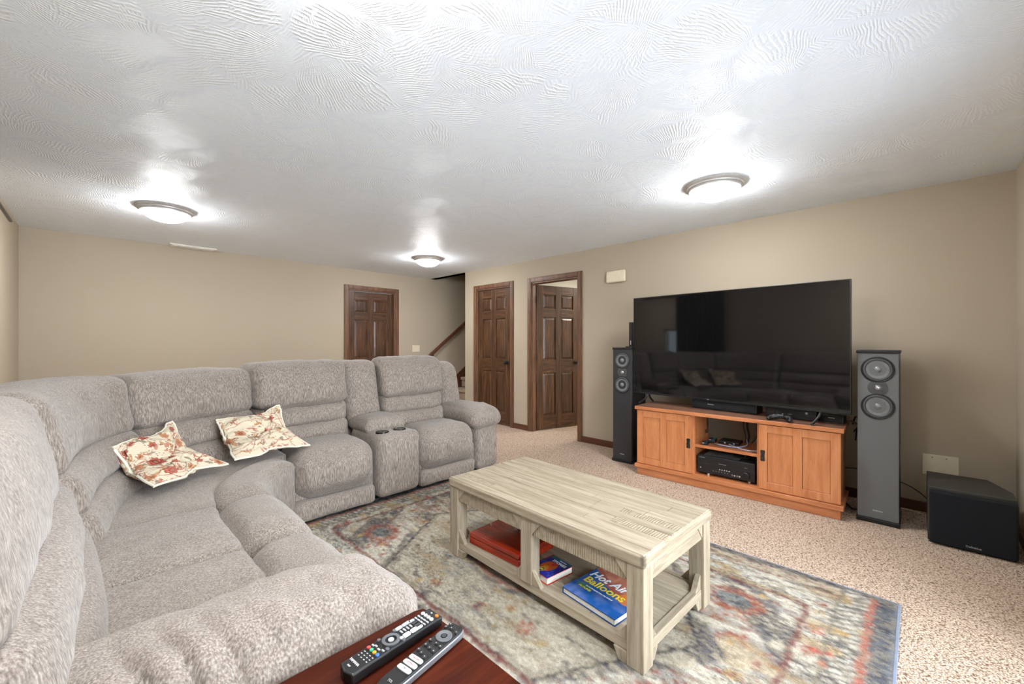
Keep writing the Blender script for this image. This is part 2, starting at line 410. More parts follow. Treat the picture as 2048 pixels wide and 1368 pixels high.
for q in (.16, .95, 1.6):
    bm_ = MB(); bm_.tube([(q, 0, q*.76-.03), (q+.01, .03, q*.76-.07), (q+.01, .068, q*.76-.07)], .007); bm_.build('bracket', M_gun, hr, smooth=True)

# ------------------------------------------------------------------ wall and ceiling fittings
def dome_mat():
    t = NT('lit_dome_glass'); return t.out((1, 1, 1, 1), .3, emit=(.98, .99, 1, 1), es=LAMP)
M_dome = dome_mat()
lamps = [((3.13, 1.04), 'lit dome ceiling light nearest the wide black television'), ((3.16, 4.70), 'small lit dome ceiling light near the stairwell opening'),
         ((.43, 4.54), 'lit dome ceiling light in front of the ceiling vent'), ((.43, 1.04), 'dome ceiling light above the wooden end table')]
for (x, y), lab in lamps:
    t = thing('ceiling_light', lab, 'light', (x, y, H), 0, 'flush dome ceiling lights')
    MB().lathe([(.200, 0), (.203, -.006), (.197, -.014), (.186, -.018), (.184, -.026), (.172, -.032), (.170, -.040), (.158, -.046), (.150, -.046), (.150, -.004)], 56, cap=False).build('ring', M_ring, t, smooth=True)
    MB().lathe([(.154*math.cos(a), -.034-.078*math.sin(a)) for a in np.linspace(0, PI/2*.985, 12)], 48, cap=True).build('glass_dome', M_dome, t, smooth=True)
v = thing('ceiling_vent', 'white metal ceiling register beside the far wall', 'vent', (.83, 6.12, H))
MB().box(-.22, .22, -.075, .075, -.014, -.001).build('frame', M_white, v, bevel=.002)
for k in range(7):
    y = -.055+k*.0183
    MB().box(-.20, .20, y-.002, y+.007, -.020, -.013).build('louver', M_white, v)
s = thing('light_switch', 'ivory double light switch plate right of the far door', 'switch', (3.935, YB, 1.12))
MB().box(-.073, .073, -.007, 0, -.058, .058).build('plate', M_offw, s, bevel=.003)
for x in (-.035, 0.012): MB().box(x-.004 if x < 0 else x+.02, x+.018 if x < 0 else x+.042, -.013, -.006, -.03, .03).build('rocker', M_offw, s, bevel=.002)
ch = thing('door_chime', 'white rounded door chime box on the tan wall left of the television', 'chime', (XW, 2.47, 1.985))
MB().box(-.045, 0, -.122, .122, -.068, .068).build('cover', M_offw, ch, bevel=.018, seg=4, smooth=True)
bp = thing('wall_plate', 'blank white wall plate behind the black subwoofer', 'plate', (XW, -.105, .35))
MB().box(-.008, 0, -.10, .08, -.075, .075).build('plate', M_offw, bp, bevel=.003)
for y in (-.04, .03): MB().cyl(.004, 0, .002, 10, Matrix.Translation((-.008, y, .055)) @ Matrix.Rotation(-PI/2, 4, 'Y')).build('screw', M_grey, bp)
# dark curtain on the left wall
cu = thing('curtain', 'dark curtain beside the left wall window, mirrored in the television', 'curtain', (XL+.06, 3.7, 0))
n_ = 110; ys = np.linspace(-.5, .5, n_); cm = MB()
pts = [(.0+.025*math.sin(y*60), y) for y in ys]+[(.008+.025*math.sin(y*60), y) for y in ys[::-1]]
cm.prism(pts, .05, 2.15); cm.build('drape', plain('charcoal_cloth', (40, 38, 40), .9), cu, smooth=True)
MB().tube([(.0, -.5, 2.17), (0, 1.3, 2.17)], .012, sub=1).build('rod', M_gun, cu, smooth=True)

# ------------------------------------------------------------------ rug
RX0, RX1, RY0, RY1 = .78, 2.63, .06, 3.0
def rug():
    nx, ny = 300, 460
    xs = np.linspace(RX0, RX1, nx); ys = np.linspace(RY0, RY1, ny); X, Y = np.meshgrid(xs, ys); x0, y0 = X.copy(), Y.copy()
    # wobble like a worn weave
    X = X+.012*(vnoise(x0, y0, 30, 9, 1)-.5)+.014*(vnoise(x0, y0, 90, 26, 2)-.5)
    Y = Y+.014*(vnoise(x0, y0, 30, 7, 3)-.5)+.016*(vnoise(x0, y0, 110, 40, 4)-.5)
    cream = lin((222, 214, 198)); slate = lin((112, 112, 126)); dk = lin((72, 72, 84)); beige = lin((200, 180, 148)); rust = lin((176, 84, 60)); yel = lin((220, 180, 98))
    salmon = lin((204, 118, 98)); pale = lin((206, 216, 218)); blue = lin((120, 132, 150)); pink = lin((222, 184, 170)); wht = lin((236, 232, 222))
    col = np.zeros(X.shape+(3,))
    n1 = vnoise(x0, y0, 14, 4.5, 5); n2 = vnoise(x0, y0, 45, 13, 6); n3 = vnoise(x0, y0, 110, 36, 7); n4 = vnoise(x0, y0, 6, 3, 8)
    def put(mask, c, a=1.0):
        m_ = np.clip(mask, 0, 1)[..., None]*a; col[:] = col*(1-m_)+c*m_
    col[:] = cream
    cx, cy = (RX0+RX1)/2, 1.53
    dx = np.abs(X-cx); dy = np.abs(Y-cy)
    put((n1*.5+n2*.5 > .55).astype(float), slate*1.15, .65)
    put((n2*.6+n3*.4 > .66).astype(float), dk, .7)
    # dark field with blossoms between the central lozenge and the ends
    hexd = np.maximum(dx-.60, (dx*.62+dy)-.90)            # <0 inside central hexagon
    field = (hexd > 0) & (dx < .615) & (Y > .36) & (Y < 2.72)
    put(field & (n2*.55+n1*.45 > .36), slate, .85); put(field & (n3*.6+n2*.4 > .62), dk, .75); put(field & (n3 > .72), cream, .8)
    # diagonal cream bands with rust pieces in the corners of the field
    for sgn in (1, -1):
        u = (X-cx)*sgn
        for (a, wd) in ((1.02, .11), (1.40, .06)):
            q = u*.75+np.abs(Y-cy)
            b_ = field & (np.abs(q-a-.1) < wd) & (u > -.1)
            put(b_, wht, .85); put(b_ & (n2 > .6), slate*1.3, .5); put(b_ & (n2*.5+n3*.5 > .68), rust, .85); put(b_ & (n1 > .70), yel, .4)
    # central lozenge
    ins = hexd < 0
    put(ins, cream*.98, .9); put(ins & (n1*.6+n3*.4 > .60), lin((176, 160, 138)), .6); put(ins & (n2*.6+n3*.4 > .70), dk*1.3, .75); put(ins & (n3*.5+n1*.5 > .69), yel, .5)
    put(ins & (n4*.5+n2*.5 > .72), lin((190, 196, 196)), .6)
    put(np.abs(hexd) < .009, dk, .95); put(np.abs(hexd+.028) < .005, dk, .55)
    med = np.hypot(dx/.30, dy/.42); put((med < 1) & (n2*.5+n3*.5 > .42), slate, .7); put((np.abs(med-.82) < .06) & (n3 > .35), salmon, .8); put((med < .5) & (n2 > .5), salmon, .7)
    # borders
    bd = np.maximum(dx-.61, np.maximum(.36-Y, Y-2.72))
    inb = bd > 0
    put(inb, wht*.97, .85); put(inb & (n1*.5+n2*.5 > .62), slate*1.1, .6); put(inb & (n2*.4+n3*.6 > .70), dk*1.1, .7); put(inb & (n1 > .74), yel*1.05, .45); put(inb & (n4*.4+n2*.6 < .30), pale, .8)
    put((np.abs(bd) < .012) & (n3 > .2), lin((150, 82, 80)), .9)
    e_y = np.minimum(Y-RY0, RY1-Y); e_x = np.minimum(X-RX0, RX1-X)
    # end borders
    sidx = (e_x < .13)
    put(sidx, beige, .55); put(sidx & (n2*.5+n3*.5 > .55), dk*1.1, .7)
    put(np.abs(e_x-.125) < .005, rust, .8); put(np.abs(e_x-.07) < .004, rust*1.2, .7); put((e_x < .045), slate*.9, .9); put((e_x < .045) & (n3*.5+n2*.5 > .55), dk, .8)
    stripe = (e_y < .20) & (e_y > .10) & (e_x > .03)
    put(stripe, wht, .9); put(stripe & ((np.sin((X+.4*Y)*170) > .1) | (n3 > .7)), dk*1.2, .8); put(stripe & (n1 > .7), yel, .6)
    put((np.abs(e_y-.205) < .006) & (e_x > .03), lin((140, 132, 118)), .9)
    put((np.abs(e_y-.092) < .013) & (e_x > .035), lin((206, 112, 92)), .95)
    put(e_y < .078, lin((104, 112, 130)), .95); put((e_y < .078) & (n3 > .6), dk, .6); put(e_y < .018, lin((132, 142, 160)), .95)
    # blossoms
    R = np.random.default_rng(11)
    def flower(fx, fy, r, c1, c2, pet=6):
        rr = np.hypot(X-fx, Y-fy); th = np.arctan2(Y-fy, X-fx); m_ = rr < r*(.72+.28*np.cos(pet*th)); put(m_ & (n3 > .12), c1, .92); put(rr < r*.38, c2, .95)
    for k in range(90):
        fx = R.uniform(cx-.58, cx+.58); fy = R.choice([R.uniform(.42, .95), R.uniform(2.1, 2.66)])
        if max(abs(fx-cx)-.60, abs(fx-cx)*.62+abs(fy-cy)-.90) < .03: continue
        flower(fx, fy, R.uniform(.018, .034), [pink, wht, yel][k % 3], [salmon, yel, rust][R.integers(3)])
    for fx, fy, r, c1, c2 in ((1.295, 1.197, .045, rust*1.2, pink), (1.22, 1.75, .04, rust, yel), (1.17, 1.83, .025, yel, yel), (1.25, 1.45, .03, rust*1.1, slate), (1.34, 1.33, .03, yel, rust),
                              (1.2, 1.3, .028, dk*1.2, yel), (1.27, 1.08, .03, lin((190, 180, 140)), yel), (2.1, 1.1, .05, rust, pink), (2.05, 2.0, .05, rust, blue), (1.4, 1.9, .035, slate, yel)):
        flower(fx, fy, r, c1, c2)
    # large rosettes in the corner pieces, and scattered border flowers
    for fx, fy in ((2.13, .62), (1.30, .62), (2.13, 2.45), (1.30, 2.45)):
        rr = np.hypot((X-fx)/.075, (Y-fy)/.10); put((rr < 1.35) & (rr > .75) & (n3 > .3), rust*1.1, .9); put(rr < .75, lin((120, 140, 160)), .8); put((rr < .75) & (n3 > .6), dk, .7)
    for k in range(34):
        side = k % 4; q = R.uniform(0, 1)
        if side == 0: fx, fy = RX0+.2+q*(RX1-RX0-.4), RY0+.25
        elif side == 1: fx, fy = RX0+.2+q*(RX1-RX0-.4), RY1-.25
        elif side == 2: fx, fy = RX0+.21, RY0+.3+q*2.3
        else: fx, fy = RX1-.21, RY0+.3+q*2.3
        flower(fx, fy, R.uniform(.022, .042), [salmon, yel, lin((216, 96, 78))][k % 3], [rust, pale, yel][k % 3])
    for fx, fy, c in ((2.02, .19+.06, lin((220, 100, 80))), (2.0, .29, lin((224, 104, 78))), (1.94, .26, lin((224, 124, 88))), (2.2, .22, yel), (1.75, .25, lin((130, 170, 206)))): flower(fx, fy, .024, c, c, 4)
    for _ in range(2):
        p_ = np.pad(col, ((1, 1), (1, 1), (0, 0)), 'edge'); col = (p_[:-2, 1:-1]+p_[2:, 1:-1]+p_[1:-1, :-2]+p_[1:-1, 2:]+2*col)/6
    grey = col.mean(-1, keepdims=True); col = grey*.24+col*.76
    ero = vnoise(x0, y0, 140, 60, 13)*.5+vnoise(x0, y0, 60, 24, 14)*.5; er = np.clip((ero-.48)*5, 0, .42)[..., None]
    col = col*(1-er)+lin((180, 170, 152))*er
    dkm = np.clip((vnoise(x0, y0, 170, 80, 15)-.62)*4, 0, .55)[..., None]*np.clip(vnoise(x0, y0, 8, 5, 16)*2-.5, 0, 1)[..., None]; col = col*(1-dkm)+dk*1.1*dkm
    f5 = vnoise(x0, y0, 200, 90, 9)[..., None]; col *= (.60+.32*f5)*np.array([1.03, .98, .88])
    dst = vnoise(x0, y0, 3, 3, 10)[..., None]; col = col*(.93+.1*dst)
    Z = .012+.0035*(vnoise(x0, y0, 130, 130, 12)-.5)
    V = np.stack([x0, y0, Z], -1).reshape(-1, 3); Fc = grid(nx, ny)
    # short skirt down to the carpet
    me = bpy.data.meshes.new('area_rug')
    me.from_pydata(V.tolist(), [], Fc.tolist()); me.update()
    setcol(me, col.reshape(-1, 3)); me.shade_smooth()
    me.materials.append(vcol('rug_pile', .95, .55, .5, 230, .1))
    o = bpy.data.objects.new('area_rug', me); C.objects.link(o)
    tag(o, 'worn multicoloured patterned area rug under the whitewashed coffee table', 'rug')
    b = MB(); 
    for x0_, x1_, y0_, y1_ in ((RX0-.004, RX0+.004, RY0, RY1), (RX1-.004, RX1+.004, RY0, RY1), (RX0, RX1, RY0-.006, RY0+.006), (RX0, RX1, RY1-.006, RY1+.006)): b.box(x0_, x1_, y0_, y1_, 0, .0135)
    b.build('binding', plain('blue_grey_binding', (124, 132, 148), .9), o, bevel=.003)
rug()

# ------------------------------------------------------------------ sectional sofa
SO = (1.0, 2.6, 0)
sofa = thing('sectional_sofa', 'large heathered grey beige reclining sectional sofa wrapping the corner', 'sofa', SO)
ctrl = [Vector(p) for p in ((0, .9), (0, 1.5), (0, 2.2), (.035, 2.62), (.15, 2.91), (.37, 3.13), (.62, 3.27), (.92, 3.36), (1.5, 3.385), (2.2, 3.385), (3.0, 3.385))]
PP = []
E = [ctrl[0]*2-ctrl[1]]+ctrl+[ctrl[-1]*2-ctrl[-2]]
for i in range(1, len(E)-2):
    for k in range(20):
        t = k/20; a, b, c, d = E[i-1:i+3]
        PP.append(.5*((2*b)+(c-a)*t+(2*a-5*b+4*c-d)*t*t+(-a+3*b-3*c+d)*t**3))
PP = np.array([tuple(p) for p in PP]); SS = np.concatenate([[0], np.cumsum(np.hypot(*np.diff(PP, axis=0).T))])
def path(s_):
    x = np.interp(s_, SS, PP[:, 0]); y = np.interp(s_, SS, PP[:, 1])
    e = .04; tx = np.interp(s_+e, SS, PP[:, 0])-np.interp(s_-e, SS, PP[:, 0]); ty = np.interp(s_+e, SS, PP[:, 1])-np.interp(s_-e, SS, PP[:, 1])
    l = math.hypot(tx, ty) or 1
    return x, y, ty/l, -tx/l
def s_at(x=None, y=None):
    d = (PP[:, 0]-x)**2+(PP[:, 1]-y)**2; return float(SS[int(np.argmin(d))])
def backmap(s0, s1, bc, zc, rec=.22):
    sc = (s0+s1)/2
    def f(x, y, z):
        zz = zc+z; b = bc+y-(zz-.45)*rec; px, py, nx, ny = path(sc+x)
        return (px+nx*b, py+ny*b, zz)
    return f
def back_unit(s0, s1, top=1.07, seed=0, rows=((.585, .745), (.43, .60)), hb=-.06, wr=.006, lb=-.085):
    h = (s1-s0)/2+.004; zc = (top+.735)/2
    puff('headrest', (h, .135, (top-.735)/2), M_fab, backmap(s0, s1, hb, zc), sofa, r=.062, bulge=(.0, .03, .012), n=(22, 12, 14), wr=wr, wf=8, seed=seed, off=SO)
    for i, (z0, z1) in enumerate(rows):
        def cr(p, w_): return w_
        puff('lumbar_cushion', (h-.004, .12, (z1-z0)/2+.012), M_fab, backmap(s0, s1, lb+.01*i, (z0+z1)/2), sofa, r=.06, bulge=(0, .028, .0), n=(22, 10, 10), wr=wr*.9, wf=9, seed=seed+5+i, off=SO)
def shell(s0, s1, top, seed=0):
    puff('back_shell', ((s1-s0)/2, .13, (top-.05)/2), M_fab, backmap(s0, s1, -.21, (top+.05)/2, .2), sofa, r=.06, n=(18, 6, 10), wr=.003, seed=seed, off=SO)
sC0, sC1 = s_at(0, 1.0), s_at(0, 2.17); sAB = s_at(.23, 3.0); sA1 = s_at(.83, 3.335); s1b = s_at(1.50, 3.385); s2a = s_at(1.785, 3.385); s2b = s_at(2.46, 3.385); s3 = s_at(2.715, 3.385)
back_unit(sC0, sC1, 1.06, 1, hb=-.15, lb=-.12); back_unit(sC1, sAB, 1.05, 2, hb=-.13, lb=-.10); back_unit(sAB, sA1, 1.045, 3, hb=-.10, lb=-.09); back_unit(sA1, s1b, 1.075, 4, wr=.008); back_unit(s2a+.015, s2b, 1.085, 6, wr=.009)
shell(sC0, sC1, .98); shell(sC1, sAB, .97, 1); shell(sAB, sA1, .97, 2); shell(sA1, s1b, 1.0, 3); shell(s1b, s2a, .98, 4); shell(s2a, s2b, 1.0, 5); 
puff('console_backrest', ((s2a-s1b)/2, .14, .29), M_fab, backmap(s1b, s2a, -.10, .78), sofa, r=.07, bulge=(0, .02, 0), n=(12, 10, 18), wr=.006, seed=9, off=SO)
puff('side_wing', ((s3-s2b)/2, .16, .26), M_fab, backmap(s2b, s3, -.13, .75), sofa, r=.09, bulge=(0, .015, .02), n=(12, 12, 16), wr=.006, seed=10, off=SO)
def boxmap(x0, x1, y0, y1, z0, z1):
    c = ((x0+x1)/2, (y0+y1)/2, (z0+z1)/2); return ((x1-x0)/2, (y1-y0)/2, (z1-z0)/2), (lambda x, y, z: (c[0]+x, c[1]+y, c[2]+z))
def pad(name, x0, x1, y0, y1, z0, z1, r=.05, bulge=(0, 0, 0), n=(14, 14, 8), wr=.005, seed=0, wf=8, mat=None, crease=None):
    sz, mp = boxmap(x0, x1, y0, y1, z0, z1); return puff(name, sz, mat or M_fab, mp, sofa, r, bulge, n, wr, wf, seed, SO, crease)
# near wing
pad('seat_panel', -.04, .40, 1.22, 1.785, .30, .475, .03, (0, 0, .014), seed=11); pad('seat_panel', -.04, .40, 1.775, 2.335, .30, .475, .03, (0, 0, .016), seed=12)
pad('seat_front_roll', .375, .665, 1.22, 1.80, .17, .485, .11, (.02, 0, .012), n=(14, 16, 12), seed=13); pad('seat_front_roll', .375, .668, 1.785, 2.36, .17, .487, .11, (.02, 0, .012), n=(14, 16, 12), seed=14)
pad('footrest_panel', .30, .635, 1.24, 2.36, .035, .185, .03, seed=15); pad('seat_base', -.3, .56, 1.2, 2.4, .04, .34, .03, seed=16, wr=0)
# wedge seat lofted between the curved back and the inner front
bs0, bs1 = s_at(0, 2.31), s_at(.93, 3.36)
fr = np.array([(.655, 2.345), (.665, 2.47), (.715, 2.63), (.80, 2.76), (.93, 2.875)])
def wmap(t0, t1, b0, b1, z0, z1):
    def f(x, y, z):
        t = t0+(t1-t0)*(x+1)/2; b = b0+(b1-b0)*(y+1)/2; zz = z0+(z1-z0)*(z+1)/2
        px, py, _, _ = path(bs0+(bs1-bs0)*t); q = t*4; fx = np.interp(q, range(5), fr[:, 0]); fy = np.interp(q, range(5), fr[:, 1])
        return (px+(fx-px)*b, py+(fy-py)*b, zz)
    return f
def wpad(name, t0, t1, b0, b1, z0, z1, r=.3, bulge=(0, 0, .1), seed=0, n=(20, 12, 10), wr=.012):
    puff(name, (1, 1, 1), M_fab, wmap(t0, t1, b0, b1, z0, z1), sofa, r, bulge, n, wr, 6, seed, SO)
wpad('wedge_seat', 0, 1, -.06, .62, .30, .47, .14, (0, 0, .06), 21)
wpad('wedge_front_roll', .0, 1, .58, 1.0, .16, .485, .55, (0, .05, .06), 22, n=(24, 14, 14))
wpad('wedge_base', 0, 1, .1, .95, .04, .3, .1, (0, 0, 0), 23)
# first straight seat, console, second seat
pad('seat_cushion', .915, 1.495, 2.86, 3.36, .165, .505, .13, (0, .03, .02), n=(18, 18, 16), wr=.006, seed=31)
pad('footrest_panel', .92, 1.485, 2.885, 3.1, .035, .17, .03, (0, .01, 0), seed=32); pad('seat_base', .92, 1.5, 2.95, 3.6, .05, .3, .02, wr=0)
con = pad('console', 1.50, 1.865, 2.865, 3.38, .045, .525, .055, (0, .012, .0), n=(12, 14, 14), seed=33, wr=.003)
pad('console_lid', 1.50, 1.86, 3.075, 3.42, .50, .60, .05, (0, 0, .04), n=(14, 14, 8), seed=34, wr=.005)
for x in (1.585, 1.735):
    cpm = MB(); K = Matrix.Translation((x, 2.985, 0))
    cpm.lathe([(.040, .52), (.047, .534), (.050, .532), (.051, .520)], 28, K, cap=False)
    cpm.lathe([(.041, .532), (.040, .5265)], 28, K)
    cpm.build('cup_holder', M_blackg, sofa, smooth=True, off=SO)
pad('seat_cushion', 1.875, 2.475, 2.87, 3.36, .155, .495, .13, (0, .03, .02), n=(18, 18, 16), wr=.006, seed=41)
pad('footrest_panel', 1.88, 2.465, 2.895, 3.1, .035, .165, .03, (0, .01, 0), seed=42); pad('seat_base', 1.88, 2.5, 2.95, 3.6, .05, .3, .02, wr=0)
# far arm
pad('arm_body', 2.49, 2.76, 2.90, 3.68, .035, .52, .05, (0, .008, 0), seed=51, wr=.003)
def armcr(p, w_): return Vector((w_.x*(1+.10*max(0, -p.y)), w_.y, w_.z-(.05*max(0, -p.y-.35)**1.5)))
pad('arm_pillow', 2.445, 2.785, 2.865, 3.52, .435, .62, .088, (.01, .02, .02), n=(16, 22, 12), wr=.006, seed=52, crease=armcr)
# near arm
pad('arm_body', -.42, .60, .975, 1.22, .035, .52, .05, (.008, 0, 0), seed=61, wr=.004)
def armcr2(p, w_):
    q = w_.x*78+2.6*math.sin(w_.y*13+1)+2.2*math.sin(w_.x*9); k = (abs(math.sin(q/2))**.5-.6)*.026*(1 if w_.x < .30 else .35)*max(0, min(1, (.35-p.y)*1.2))*(.55+.45*math.sin(w_.x*13+2))
    w2 = Vector((w_.x, w_.y*(1+.06*max(0, p.x)), w_.z-.05*max(0, p.x-.4)**1.5)); 
    if p.y < .4: w2.y -= k*1.0; 
    if p.z > -.2: w2.z += k*.8
    return w2
pad('arm_pillow', -.40, .635, .937, 1.275, .385, .612, .11, (.02, .012, .02), n=(150, 34, 20), wr=.008, seed=62, crease=armcr2)
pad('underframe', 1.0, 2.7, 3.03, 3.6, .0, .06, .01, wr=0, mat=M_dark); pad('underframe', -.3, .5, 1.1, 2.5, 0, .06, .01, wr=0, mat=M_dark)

# ------------------------------------------------------------------ floral pillows
def floral(U, V, seed):
    R = np.random.default_rng(seed); cream = lin((214, 202, 178)); col = np.ones(U.shape+(3,))*cream
    def put(m_, c, a=.9): m_ = m_.astype(float)[..., None]*a; col[:] = col*(1-m_)+c*m_
    red = lin((138, 52, 40)); pk = lin((180, 108, 90)); sage = lin((128, 118, 100)); tan = lin((180, 130, 84)); br = lin((116, 62, 50))
    wob = vnoise(U, V, 9, 9, seed+1)-.5; wob2 = vnoise(U, V, 9, 9, seed+2)-.5; u = U+.05*wob; v_ = V+.05*wob2
    for k in range(7):                                   # winding stems
        a = R.uniform(0, 6.3); ph = R.uniform(0, 6); off = R.uniform(-.5, .5); p = (u-.5)*math.cos(a)+(v_-.5)*math.sin(a); q = -(u-.5)*math.sin(a)+(v_-.5)*math.cos(a)
        put((np.abs(q-off-.07*np.sin(p*9+ph)) < .0055), pk*.85)
    for k in range(90):                                  # leaves and twigs
        x, y, a, l = R.uniform(0, 1), R.uniform(0, 1), R.uniform(0, 6.3), R.uniform(.025, .05); p = (u-x)*math.cos(a)+(v_-y)*math.sin(a); q = -(u-x)*math.sin(a)+(v_-y)*math.cos(a)
        put(((p/l)**2+(q/(l*.38))**2 < 1), [sage, tan, pk][k % 3], .8)
        for j in range(5): xx, yy = x+R.normal(0, .04), y+R.normal(0, .04); put(np.hypot(u-xx, v_-yy) < .007, br, .8)
    pts = []
    while len(pts) < 20:
        x, y = R.uniform(.06, .94), R.uniform(.06, .94)
        if all(math.hypot(x-a, y-b) > .165 for a, b in pts): pts.append((x, y))
        elif R.random() < .01: break
    for k, (x, y) in enumerate(pts):
        r = R.uniform(.045, .066); rr = np.hypot(u-x, v_-y); th = np.arctan2(v_-y, u-x); e = 1+.16*np.cos(7*th)
        put(rr < r*e, red if k % 3 else tan*.9); put((rr < r*.74*e) & (rr > r*.55), pk*1.15); put((rr < r*.40*e), pk if k % 2 else red*1.1); put(rr < r*.2, sage)
    return np.clip(col, 0, 1)
M_floral = vcol('floral_print', .85, .12, .15, 300, .2)
def pillow(label, c, sink, thick, seed):
    n_ = 150; g = np.linspace(0, 1, n_); U, V = np.meshgrid(g, g); c = [np.array(p, float) for p in c]
    w00 = ((1-U)*(1-V))[..., None]; w10 = (U*(1-V))[..., None]; w11 = (U*V)[..., None]; w01 = ((1-U)*V)[..., None]
    P = c[0]*w00+c[1]*w10+c[2]*w11+c[3]*w01
    bend = (np.maximum(0, 1-np.abs(2*V-1))**1.0)[..., None]; P = P+np.array(sink)*bend*1.0
    wv = .010*np.sin(9*U+3*V+seed)+.012*(vnoise(U, V, 6, 6, seed+4)-.5)+.010*(vnoise(U, V, 15, 15, seed+5)-.5); e1 = c[1]-c[0]; e1 /= np.linalg.norm(e1); e2 = c[3]-c[0]; e2 /= np.linalg.norm(e2)
    P = P+wv[..., None]*(e1*.9+e2)*1.3
    # sides pulled inward between the corners
    ctr = P.mean((0, 1)); pull = .15*(np.sin(PI*U)*(np.abs(2*V-1)**6)+np.sin(PI*V)*(np.abs(2*U-1)**6)); P = P+(ctr-P)*pull[..., None]
    du = np.gradient(P, axis=1); dv = np.gradient(P, axis=0); N = np.cross(du, dv); N /= np.linalg.norm(N, axis=-1, keepdims=True)+1e-9
    view = np.array([0, 0, 1.2])-ctr
    if (N.mean((0, 1))*view).sum() < 0: N = -N
    N = N*.4+N.mean((0, 1))*.6
    pf = ((1-np.abs(2*U-1)**3)*(1-np.abs(2*V-1)**3))**.6*thick
    crn = (.007*np.sin(22*V+4*np.sin(5*U))+.016*(vnoise(U, V, 7, 12, seed)-.5)+.007*(vnoise(U, V, 18, 22, seed+9)-.5))*np.minimum(1, 6*np.minimum(np.minimum(U, 1-U), np.minimum(V, 1-V)))
    fold = -.020*np.exp(-((V-.50-.04*np.sin(5*U))/.035)**2)*np.sin(PI*U)
    top = P+N*(pf+crn+fold)[..., None]; bot = P-N*(pf*.8)[..., None]
    loc = np.array([ctr[0], ctr[1], P[..., 2].min()])
    t = thing('throw_pillow', label, 'pillow', tuple(loc), 0, 'floral throw pillows on the sectional')
    me = bpy.data.meshes.new('cover'); Fg = grid(n_, n_); V3 = np.concatenate([top.reshape(-1, 3), bot.reshape(-1, 3)])-loc
    me.from_pydata(V3.tolist(), [], Fg.tolist()+(Fg[:, ::-1]+n_*n_).tolist()); me.update()
    cl = floral(U, V, seed).reshape(-1, 3); setcol(me, np.concatenate([cl, cl])); me.shade_smooth(); me.materials.append(M_floral)
    o = bpy.data.objects.new('cover', me); C.objects.link(o); o.parent = t
    ed = [P[0, i] for i in range(0, n_, 6)]+[P[i, -1] for i in range(0, n_, 6)]+[P[-1, i] for i in range(n_-1, -1, -6)]+[P[i, 0] for i in range(n_-1, -1, -6)]
    MB().tube([tuple(p-loc) for p in ed], .006, 6, 1).build('piping', plain('cream_piping', (232, 226, 208), .8), t, smooth=True)
pillow('floral throw pillow slumped in the curved corner of the sectional', [(.05, 2.80, .725), (.33, 3.10, .765), (.54, 2.86, .525), (.225, 2.62, .525)], (-.03, .04, -.045), .055, 21)
pillow('floral throw pillow leaning near the middle seat of the sectional', [(.545, 3.19, .735), (.955, 3.27, .77), (1.02, 2.96, .535), (.60, 2.90, .525)], (-.01, .05, -.04), .055, 34)

# ------------------------------------------------------------------ coffee table
wd = dict(rough=.6, bump=.12, across=22, spec=.3)
M_wy = wood('whitewash_y', (126, 114, 96), (160, 147, 126), (182, 170, 150), axis=1, objrand=.10, **wd)
M_wx = wood('whitewash_x', (126, 114, 96), (160, 147, 126), (182, 170, 150), axis=0, objrand=.06, **wd)
M_wz = wood('whitewash_z', (126, 114, 96), (160, 147, 126), (182, 170, 150), axis=2, objrand=.06, **wd)
def sawn(name, ax):
    t = NT(name); v = t.coord((1, 1, 1)); sp = t.n('SeparateXYZ', {0: v})
    w_ = t.math('SINE', t.math('ADD', t.math('MULTIPLY', sp.outputs[ax], 520), t.math('MULTIPLY', t.noise(v, 9, 2), 14)))
    n = t.noise(v, 40, 4); m_ = t.math('MULTIPLY', t.math('GREATER_THAN', w_, .55), t.noise(v, 6, 3))
    col = t.ramp(t.math('ADD', t.math('MULTIPLY', n, .6), t.math('MULTIPLY', m_, -.35)), [(.0, L4(122, 110, 90)), (.4, L4(170, 157, 135))])
    t.bump(w_, .35, .002); return t.out(col, .6, 0, .3)
M_sawn = sawn('saw_marked_whitewash', 1)
ct = thing('coffee_table', 'whitewashed planked farmhouse coffee table standing on the patterned rug', 'table', (1.737, 1.311, .012), math.radians(-1.9))
HW, HL, ZT = .309, .610, .440; ZF = 0
M_gap = plain('dark_joint', (96, 84, 66), .9)
MB().box(-HW+.004, HW-.004, -HL+.004, HL-.004, ZT-.046, ZT-.008).build('top_core', M_gap, ct)
R2 = random.Random(5); nr = 11; wp = 2*HW/nr
for r_ in range(nr):
    y = -HL; cuts = sorted(R2.uniform(-HL+.12, HL-.12) for _ in range(R2.choice([1, 2, 2, 3]))) if 0 < r_ < nr-1 else []
    cuts = [c_ for i, c_ in enumerate(cuts) if i == 0 or c_-cuts[i-1] > .12]+[HL]
    for c_ in cuts:
        edge = .012 if r_ in (0, nr-1) else .0
        x0, x1 = -HW+r_*wp, -HW+(r_+1)*wp; dz = R2.uniform(-.0012, .0008)
        MB().box(x0+.0013, x1-.0013, y+.0013, c_-.0013, ZT-.012, ZT+dz).build('plank', M_sawn if R2.random() < .18 else M_wy, ct, bevel=.0018, seg=1)
        y = c_
